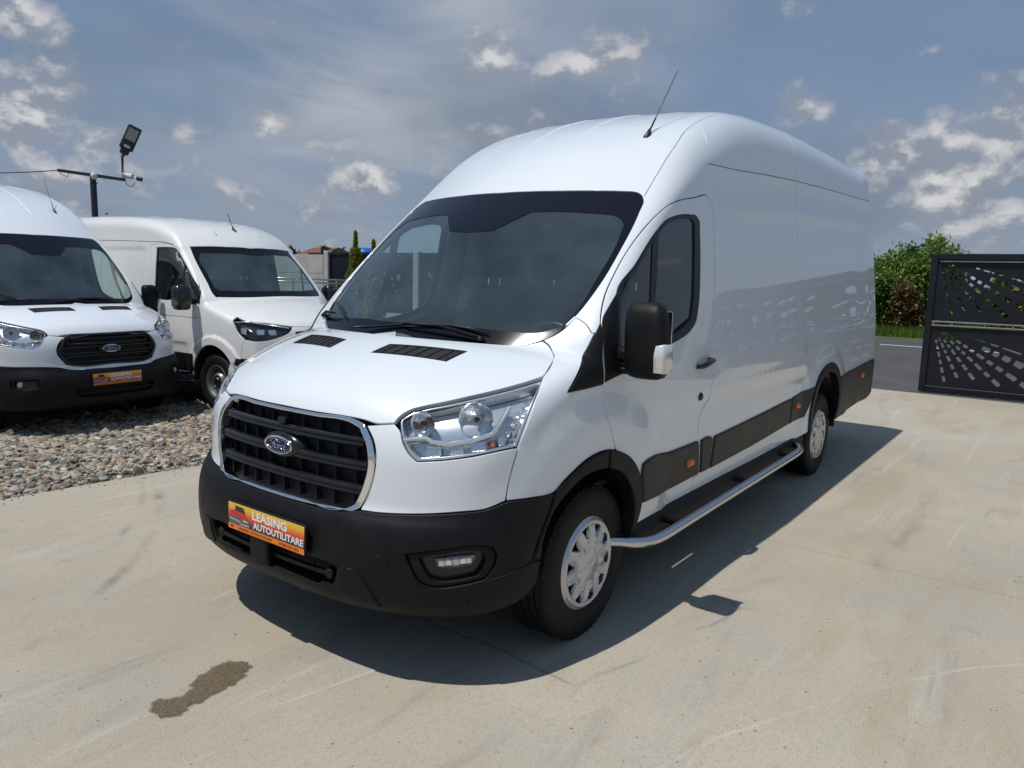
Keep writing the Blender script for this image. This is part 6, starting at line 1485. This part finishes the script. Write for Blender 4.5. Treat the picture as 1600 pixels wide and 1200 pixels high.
# ---------------------------------------------------------------- gate and fence with cut-out pattern
M['gate']=mat('anthracite_powder_coat',(.010,.012,.018),.45,bump=(400,.15,.0006),var=(3,.12),spec=.3)
M['gate_rail']=mat('galvanised_rail',(.20,.20,.20),.5,.5,var=(9,.2))
M['precast']=mat('precast_concrete',(.44,.43,.39),.85,bump=(60,.5,.004),var=(2.5,.12))
def quad(cx,cz,dx,dz,l,w_,cut=0):
    """hole: length l along (dx,dz), width w_"""
    t=np.array([dx,dz]);t/=np.linalg.norm(t);n=np.array([-t[1],t[0]]);c=np.array([cx,cz])
    q=[c-t*l/2-n*w_*.42,c+t*l/2-n*w_*.5,c+t*(l/2+w_*.25)+n*w_*.1,c+t*l/2+n*w_*.5,c-t*l/2+n*w_*.42]
    return [tuple(p) for p in q]
def pattern(W,H,kind=0,flip=False):
    """list of hole polygons in panel coordinates (s across, z up)"""
    hs=[];r=np.random.default_rng(3+kind)
    if kind==0:
        fx,fz=.02,H+.02
        rays=[(-17,.50,.030,1.5),(-24,.62,.075,1.9),(-33,.20,.055,1.6),(-42,.16,.05,1.35),(-52,.16,.05,1.0),(-63,.20,.05,.9),(-75,.22,.045,.8)]
        for k,(an,r0,w0,rm) in enumerate(rays):
            t=np.array([math.cos(math.radians(an)),math.sin(math.radians(an))]); d=r0; j=0
            while True:
                l=(.034+.05*d)*r.uniform(.75,1.5); 
                if k<1 and j%2: l*=2.4
                wd=w0*(.48+.62*d)*(1 if k else .8)
                cx,cz=fx+t[0]*(d+l/2),fz+t[1]*(d+l/2)
                if cx>W-.08 or cz<.07 or d>rm: break
                hs.append(quad(cx,cz,t[0],t[1],l,wd)); d+=l+.034+.04*d; j+=1
        h=lambda cx,cz,s:[(cx-s*.55,cz),(cx-s*.15,cz+s*.42),(cx+s*.5,cz+s*.25),(cx+s*.62,cz-s*.05),(cx+s*.30,cz-s*.46),(cx-s*.30,cz-s*.30)]
        if W>1.4: hs.append(h(1.33,H-.22,.17))
        q=2.0
        while q<W-.15:
            for zz in (H*.75,H*.5,H*.28):
                hs.append(quad(q+r.uniform(-.05,.05),zz+r.uniform(-.04,.04),1,-.5,.09*r.uniform(.7,1.5),.06))
            q+=.24
    else:
        # shell with a trail of small diamonds, repeated
        x=.50
        while x<W-.15:
            fan=[(x+.085*math.cos(t),H*.60+.085*math.sin(t)) for t in np.linspace(0,math.pi,9)]+[(x-.035,H*.60-.06),(x,H*.60-.085),(x+.035,H*.60-.06)]
            hs.append(fan)
            for k in range(1,6):
                s=.055-.006*k; cx=x+.30-.07*k; cz=H*.60-.14*k+.10
                if .12<cx<W-.06 and cz>.07: hs.append([(cx-s,cz),(cx,cz+s),(cx+s,cz),(cx,cz-s)])
            for k in range(5):
                s=.03+.012*r.uniform(-1,1); cx=x+.28+.05*k; cz=H*.62+.05*k-.12
                if .06<cx<W-.06 and cz<H-.05: hs.append([(cx-s,cz-.3*s),(cx-.2*s,cz+s),(cx+s,cz+.4*s),(cx+.2*s,cz-s)])
            x+=.78
    return hs
def cut_sheet(name,x,y0,y1,z0,z1,kind,m,parent,sgn=-1,th=.004):
    """sheet in the plane x=const; s runs from y0 towards y1"""
    W=abs(y1-y0);H=z1-z0;dr=1 if y1>y0 else -1
    hs=pattern(W,H,kind); outer=np.array([(0,0),(W,0),(W,H),(0,H)],float)
    ok=[]
    for h in hs:
        q=np.array(h)
        if q[:,0].min()>.01 and q[:,0].max()<W-.01 and q[:,1].min()>.01 and q[:,1].max()<H-.01:
            if area2(q)<0:q=q[::-1]
            c=q.mean(0); 
            if all(np.abs(c-o.mean(0)).max()>.5*(np.ptp(q,0).max()+np.ptp(o,0).max())*.62 for o in ok): ok.append(q)
    P,T=tri_region(outer,ok,.4)
    V=[(x,y0+dr*s,z0+z) for s,z in P]; V2=[(x+th,b_,c) for a,b_,c in V]; n=len(V)
    F_=[tuple(t) for t in T]+[tuple(i+n for i in t)[::-1] for t in T]
    k=0
    for l in [outer]+ok:
        q=len(l); F_+=[(k+i,k+(i+1)%q,n+k+(i+1)%q,n+k+i) for i in range(q)]; k+=q
    return mesh_obj(name,V+V2,F_,m,parent,smooth=False)
def gate(y0,y1,label,x=11.2,H=2.09):
    G_=empty('gate',(0,0,0),0,label,'gate')
    lo,hi=min(y0,y1),max(y0,y1); zm=1.045
    for yy in(y0,y1): 
        s=1 if yy==lo else -1
        MB().box((x,yy+s*.045,H/2),(.06,.09,H),bev=.006).build('frame_post','gate',G_,smooth=False)
    for z,h in((H-.04,.08),(.045,.09)): MB().box((x,(lo+hi)/2,z),(.055,hi-lo-.182,h),bev=.005).build('frame_rail','gate',G_)
    for z0 in(zm-.028,zm+.028): MB().box((x-.012,(lo+hi)/2,z0),(.03,hi-lo-.182,.022),bev=.003).build('centre_rail','gate_rail',G_)
    MB().box((x-.02,(lo+hi)/2,H-.115),(.02,hi-lo-.24,.018)).build('inner_trim','gate_rail',G_)
    dr=1 if y1>y0 else -1
    cut_sheet('cut_out_sheet',x+.004,y0+dr*.0905,y1-dr*.0905,zm+.045,H-.081,0,'gate',G_)
    cut_sheet('cut_out_sheet',x+.004,y0+dr*.0905,y1-dr*.0905,.091,zm-.045,0,'gate',G_)
    return G_
gate(-.79,-4.9,'anthracite metal gate with fan shaped cut-outs at the right edge of the yard')
def fence_run(x,ys,labelp,labelf,H=2.06):
    for i,y in enumerate(ys):
        o=MB().box((x,y,H/2+.02),(.16,.18,H+.04),bev=.015).build('fence_post','precast',None); tag(o,labelp[i],'post','concrete posts of the street fence')
    for i,(a,b_) in enumerate(zip(ys[:-1],ys[1:])):
        lo,hi=a+.09,b_-.09; Fp=empty('fence_section',(0,0,0),0,labelf[i],'fence','dark cut-out panels of the street fence')
        MB().box((x,(lo+hi)/2,.30),(.10,hi-lo,.60),bev=.006).build('plinth','precast',Fp)
        MB().box((x,(lo+hi)/2,H-.03),(.05,hi-lo-.10,.06)).build('top_rail','gate',Fp)
        MB().box((x,(lo+hi)/2,.635),(.05,hi-lo-.10,.06)).build('bottom_rail','gate',Fp)
        for yy in(lo+.025,hi-.025): MB().box((x,yy,(H+.60)/2),(.05,.048,H-.60)).build('side_rail','gate',Fp)
        cut_sheet('cut_out_sheet',x+.004,lo+.0505,hi-.0505,.666,H-.061,1,'gate',Fp)
fence_run(11.2,[4.0,6.9,9.95,13.2],['concrete fence post beside the yard opening','second concrete fence post from the yard opening','concrete fence post seen through the windscreen of the large van','concrete fence post where the dark panel meets the precast wall'],['dark cut-out fence panel nearest the yard opening','dark cut-out fence panel seen through the windscreen of the large van','dark cut-out fence panel behind the two conifers'])
fence_run(11.2,[-17.6,-14.5,-11.4,-8.3,-5.25],['concrete post at the far end of the street fence past the gate','second last concrete post of the street fence past the gate','middle concrete post of the street fence past the gate','concrete post of the street fence one section past the gate','concrete post of the street fence touching the gate end'],['cut-out fence panel furthest past the gate','cut-out fence panel third past the gate','cut-out fence panel second past the gate','cut-out fence panel first past the gate'])
def copy_tree(o,parent=None):
    c=o.copy(); C.objects.link(c); c.parent=parent
    for ch in list(o.children): copy_tree(ch,c)
    return c
rv=copy_tree(third_van); rv.location=(8.9,-11.2,0); rv.rotation_euler=(0,0,math.radians(-150)); rv['label']='white van mirrored in the door window of the large van'
# precast wall, boards between posts
Wl=empty('precast_wall',(0,0,0),0,'pale precast concrete board wall behind the off-white van','wall')
for j in range(5):
    y0=13.3+j*2.45
    if j: MB().box((11.2,y0-.02,1.04),(.15,.15,2.10),bev=.012).build('wall_post','precast',Wl)
    for k in range(4): MB().box((11.2,y0+1.205,.255+k*.50),(.05,2.27,.488),bev=.006).build('wall_board','precast',Wl)
W2=empty('precast_wall',(0,0,0),0,'pale precast concrete board wall at the back of the gravel lot','wall')
for j in range(6):
    x0=10.6-j*2.45
    MB().box((x0,15.6,1.0),(.15,.15,2.10),bev=.012).build('wall_post','precast',W2)
    for k in range(4): MB().box((x0-1.225,15.6,.20+k*.50),(2.27,.05,.488),bev=.006).build('wall_board','precast',W2)
# steel handrail in front of the conifers
Hr=empty('handrail',(0,0,0),0,'shiny steel handrail in front of the dark fence between the vans','railing')
for z in(1.38,1.30): MB().tube([(9.8,9.6,z),(9.8,14.4,z)],.022,8).build('rail','steel',Hr,smooth=True)
for y in(9.6,11.2,12.8,14.4): MB().tube([(9.8,y,-.1),(9.8,y,1.38)],.02,8).build('post','steel',Hr,smooth=True)
# conifers
def thuja(x,y,h,r,label):
    T=empty('thuja',(x,y,-.1),0,label,'conifer')
    MB().tube([(0,0,-.05),(0,0,h*.95)],[.05,.008],7).build('trunk','bark',T)
    N=7000; t=rng.uniform(0,1,N)**1.25; a=rng.uniform(0,2*math.pi,N)
    rad=r*np.minimum(1,(1-t)**.8*1.1+.03)*(1+.22*np.sin(a*3+t*22)+.15*np.sin(a*7-t*41))*rng.uniform(.55,1.05,N)**.5
    spike=t>.86; rad=np.where(spike,rad*.35,rad)
    c=np.stack([rad*np.cos(a),rad*np.sin(a),t*h+.03],-1); 
    leaves('foliage',c,.022,'thuja',T,asp=2.4,up=1.6)
thuja(9.0,9.62,2.48,.30,'left of the two yellow-green conifers in front of the dark fence')
thuja(9.1,9.18,2.30,.26,'right of the two yellow-green conifers, half behind the large van')
# lamp post with arm, floodlight and cameras
M['polem']=mat('dark_pole_paint',(.018,.020,.030),.45)
M['camwhite']=mat('camera_white',(.62,.62,.62),.4)
M['panelg']=mat('led_window',(.30,.32,.30),.25)
def at_px(u,v,dep):
    return np.array(CAM[1:4])+ (Fv+Rv*((u-800)/CAM[0])-Uv*((v-600)/CAM[0]))*dep
Lp=empty('lamp_post',(0,0,0),0,'dark steel lamp post with cross arm, solar lamp and cameras behind the vans','lamp post')
lp={'top': [5.476, 13.401, 3.393], 'arm_l': [5.068, 13.962, 3.452], 'arm_r': [5.85, 12.877, 3.295], 'post_b': [5.829, 12.911, 3.32], 'post_t': [5.867, 12.969, 3.763], 'mid': [5.993, 12.882, 4.096], 'dome': [5.449, 13.291, 3.347], 'cam2a': [5.826, 12.845, 3.378], 'cam2b': [5.962, 12.563, 3.316], 'wire': [4.495, 15.249, 3.51], 'tree': [10.416, 25.291, 3.094], 'ftrees': [(535, 385, 38, 3.0, 'small dark round tree above the dark fence, left of the conifers'), (515, 391, 40, 2.5, 'low dark tree above the dark fence beside the concrete post'), (459, 381, 46, 3.2, 'dark tree beside the distant brown roof')], 'axis': [0.213, -0.143, 0.576]}
p0=np.array(lp['top']); 
MB().tube([(p0[0],p0[1],-.1),(p0[0],p0[1],p0[2]+.02)],.060,14).build('pole','polem',Lp,smooth=True,auto=60)
al=np.array(lp['arm_l']);ar=np.array(lp['arm_r']); R_=None
dv=ar-al; L_=np.linalg.norm(dv); t=dv/L_; u=np.cross([0,0,1.],t);u/=np.linalg.norm(u); v_=np.cross(t,u)
MB().box((al+ar)/2,(L_,.06,.06),np.stack([t,u,v_],1)).build('cross_arm','polem',Lp)
lb=np.array(lp['post_b']);lt=np.array(lp['post_t']); MB().tube([lb,lt],.022,8).build('lamp_stem','polem',Lp,smooth=True)
Hd=empty('lamp_head',(0,0,0),parent=Lp)
c=np.array(lp['mid']); ex=np.array(lp['axis']); ex/=np.linalg.norm(ex); vw=np.array(CAM[1:4])-c; vw/=np.linalg.norm(vw); fn=vw-ex*(vw@ex); fn/=np.linalg.norm(fn); fn=fn+ex*.15; fn-=ex*(fn@ex)*1.0; fn/=np.linalg.norm(fn); sd=np.cross(ex,fn)
Rm=np.stack([ex,sd,fn],1)
MB().box(c+ex*.03,(.50,.26,.05),Rm,bev=.02).box(c-ex*.26,(.12,.17,.05),Rm,bev=.02).build('lamp_body','polem',Hd,smooth=True,auto=30)
MB().box(c+ex*.10+fn*.027,(.24,.19,.008),Rm).build('lamp_panel','panelg',Hd)
MB().box(c-ex*.15+fn*.027,(.05,.11,.008),Rm).build('lamp_sensor','camwhite',Hd)
MB().tube([c-ex*.27,lt],.04,8).build('lamp_bracket','polem',Hd,smooth=True)
cb=np.array(lp['dome']); V,Fc=loft_box([(cb[2]-.07,cb[0],cb[1],.03,.03),(cb[2]-.05,cb[0],cb[1],.055,.055),(cb[2],cb[0],cb[1],.065,.065),(cb[2]+.05,cb[0],cb[1],.06,.06),(cb[2]+.06,cb[0],cb[1],.04,.04)],16,2); MB().add(V,Fc).build('dome_camera','camwhite',Lp,smooth=True)
MB().tube([cb+np.array([0,0,-.05]),cb+np.array([-.03,.02,-.12]),cb+np.array([.01,-.02,-.17]),cb+np.array([.05,-.05,-.12])],.008,6).build('cable_loop','polem',Lp,smooth=True)
cc=np.array(lp['cam2a']);cdn=np.array(lp['cam2b']); MB().tube([cc-t*.02,cc+t*.17],.055,10).build('junction_box','camwhite',Lp,smooth=True)
MB().tube([cc+t*.17,cdn],[.012,.012],6).build('camera_arm','camwhite',Lp,smooth=True)
MB().tube([cdn-t*.02,cdn+t*.07-np.array([0,0,.01])],.042,10).build('bullet_camera','polem',Lp,smooth=True)
MB().tube([ar,ar+t*.04+np.array([0,0,-.09]),ar+t*.15+np.array([0,0,-.12]),ar+t*.2+np.array([0,0,-.02])],.007,5).build('cable_loop','polem',Lp,smooth=True)
wr=np.array(lp['wire']); dw=(wr-al); pts=[al+dw*s*4+np.array([0,0,-.55*s*(1-s)]) for s in np.linspace(0,1,14)]
o=MB().tube(pts,.010,5).build('overhead_cable','polem',None,smooth=True); tag(o,'thin black cable running left from the arm of the lamp post','cable')
MB().tube([al,al+t*.06+np.array([0,0,-.07]),al+t*.18+np.array([0,0,-.10]),al+t*.22+np.array([0,0,-.01])],.006,5).build('cable_loop','polem',Lp,smooth=True)
# far things over the wall
bush(*lp['tree'][:2],lp['tree'][2]-4.35,2.4,4.5,9000,'leaf_dark','dark tree top showing between the two parked vans','tree',ls=.055,name='tree')
for (u,v,dep,h,lab) in lp['ftrees']:
    q=at_px(u,v,dep); bush(q[0],q[1],q[2]-h,h*.42,h,1500,'leaf_dark',lab,'tree',ls=.09,name='tree')
Hs=empty('house',(0,0,0),0,'distant low house with a brown tiled roof above the precast wall','house')
q=at_px(466,400,42); hw=1.7
M['rooft']=mat('brown_roof_tiles',(.16,.065,.04),.8,var=(4,.3)); M['roofd']=mat('dark_roof_sheet',(.035,.035,.04),.6); M['wallh']=mat('house_render',(.42,.38,.33),.85)
MB().box((q[0]+2,q[1],q[2]-2.0),(4,2.2,3.6)).build('wall','wallh',Hs)
mesh_obj('roof',[(q[0]-.3,q[1]-1.25,q[2]-.2),(q[0]-.3,q[1]+1.25,q[2]-.2),(q[0]+2,q[1]+1.1,q[2]+.55),(q[0]+2,q[1]-1.1,q[2]+.55),(q[0]+4.3,q[1]-1.25,q[2]-.2),(q[0]+4.3,q[1]+1.25,q[2]-.2)],[(0,3,2,1),(3,4,5,2),(0,4,3),(1,2,5),(0,1,5,4)],'rooft',Hs,smooth=False)
MB().box((q[0]+2,q[1]+.5,q[2]+.5),(.25,.25,.3)).build('chimney','wallh',Hs)
MB().box((q[0]-.03,q[1]-2.1,q[2]+.12),(.6,1.6,.14)).build('porch_roof','roofd',Hs)
MB().box((q[0]-.01,q[1]+.6,q[2]-1.2),(.04,.9,.9)).build('window','dark',Hs)
# blue tarpaulin canopy behind the fence
Bt=empty('blue_canopy',(0,0,0),0,'blue tarpaulin canopy rising above the dark fence beside the conifers','canopy')
M['tarp']=mat('blue_tarpaulin',(.015,.10,.46),.45,var=(3,.15))
q=at_px(572,393,24); V,Fc=loft_box([(q[2]-.18,q[0],q[1],.48,.42),(q[2]-.02,q[0],q[1],.46,.40),(q[2]+.07,q[0],q[1],.38,.33),(q[2]+.11,q[0],q[1],.25,.2),(q[2]+.12,q[0],q[1],.1,.08)],24,3); MB().add(V,Fc).build('tarpaulin','tarp',Bt,smooth=True)
for sx in(-1,1):
    for sy in(-1,1): MB().tube([(q[0]+sx*.36,q[1]+sy*.30,-.05),(q[0]+sx*.36,q[1]+sy*.30,q[2]-.12)],.03,6).build('leg','polem',Bt)
# small weed growing in the gravel
wd=[2.224, 5.566, -0.1]
Wd=empty('weed',(wd[0],wd[1],wd[2]),0,'small green weed growing in the gravel before the black bumper','weed')
MB().tube([(0,0,-.02),(.01,0,.09),(.0,.01,.17)],[.004,.003,.002],5).build('stem','grassm',Wd)
cw=[];
for k in range(34): z_=rng.uniform(.02,.18); a=rng.uniform(0,6.28); cw.append((.03*math.cos(a)*(1.3-z_*4),.03*math.sin(a)*(1.3-z_*4),z_))
leaves('foliage',np.array(cw),.013,'grassm',Wd)
# low rise of land to the horizon
far=struct(mesh_obj('far_field',[(27,-900,-.1),(900,-900,-.1),(900,900,-.1),(27,900,-.1)],[(0,1,2,3)],mat('far_field_green',(.06,.075,.035),.95,var=(.02,.3)),None,smooth=False))
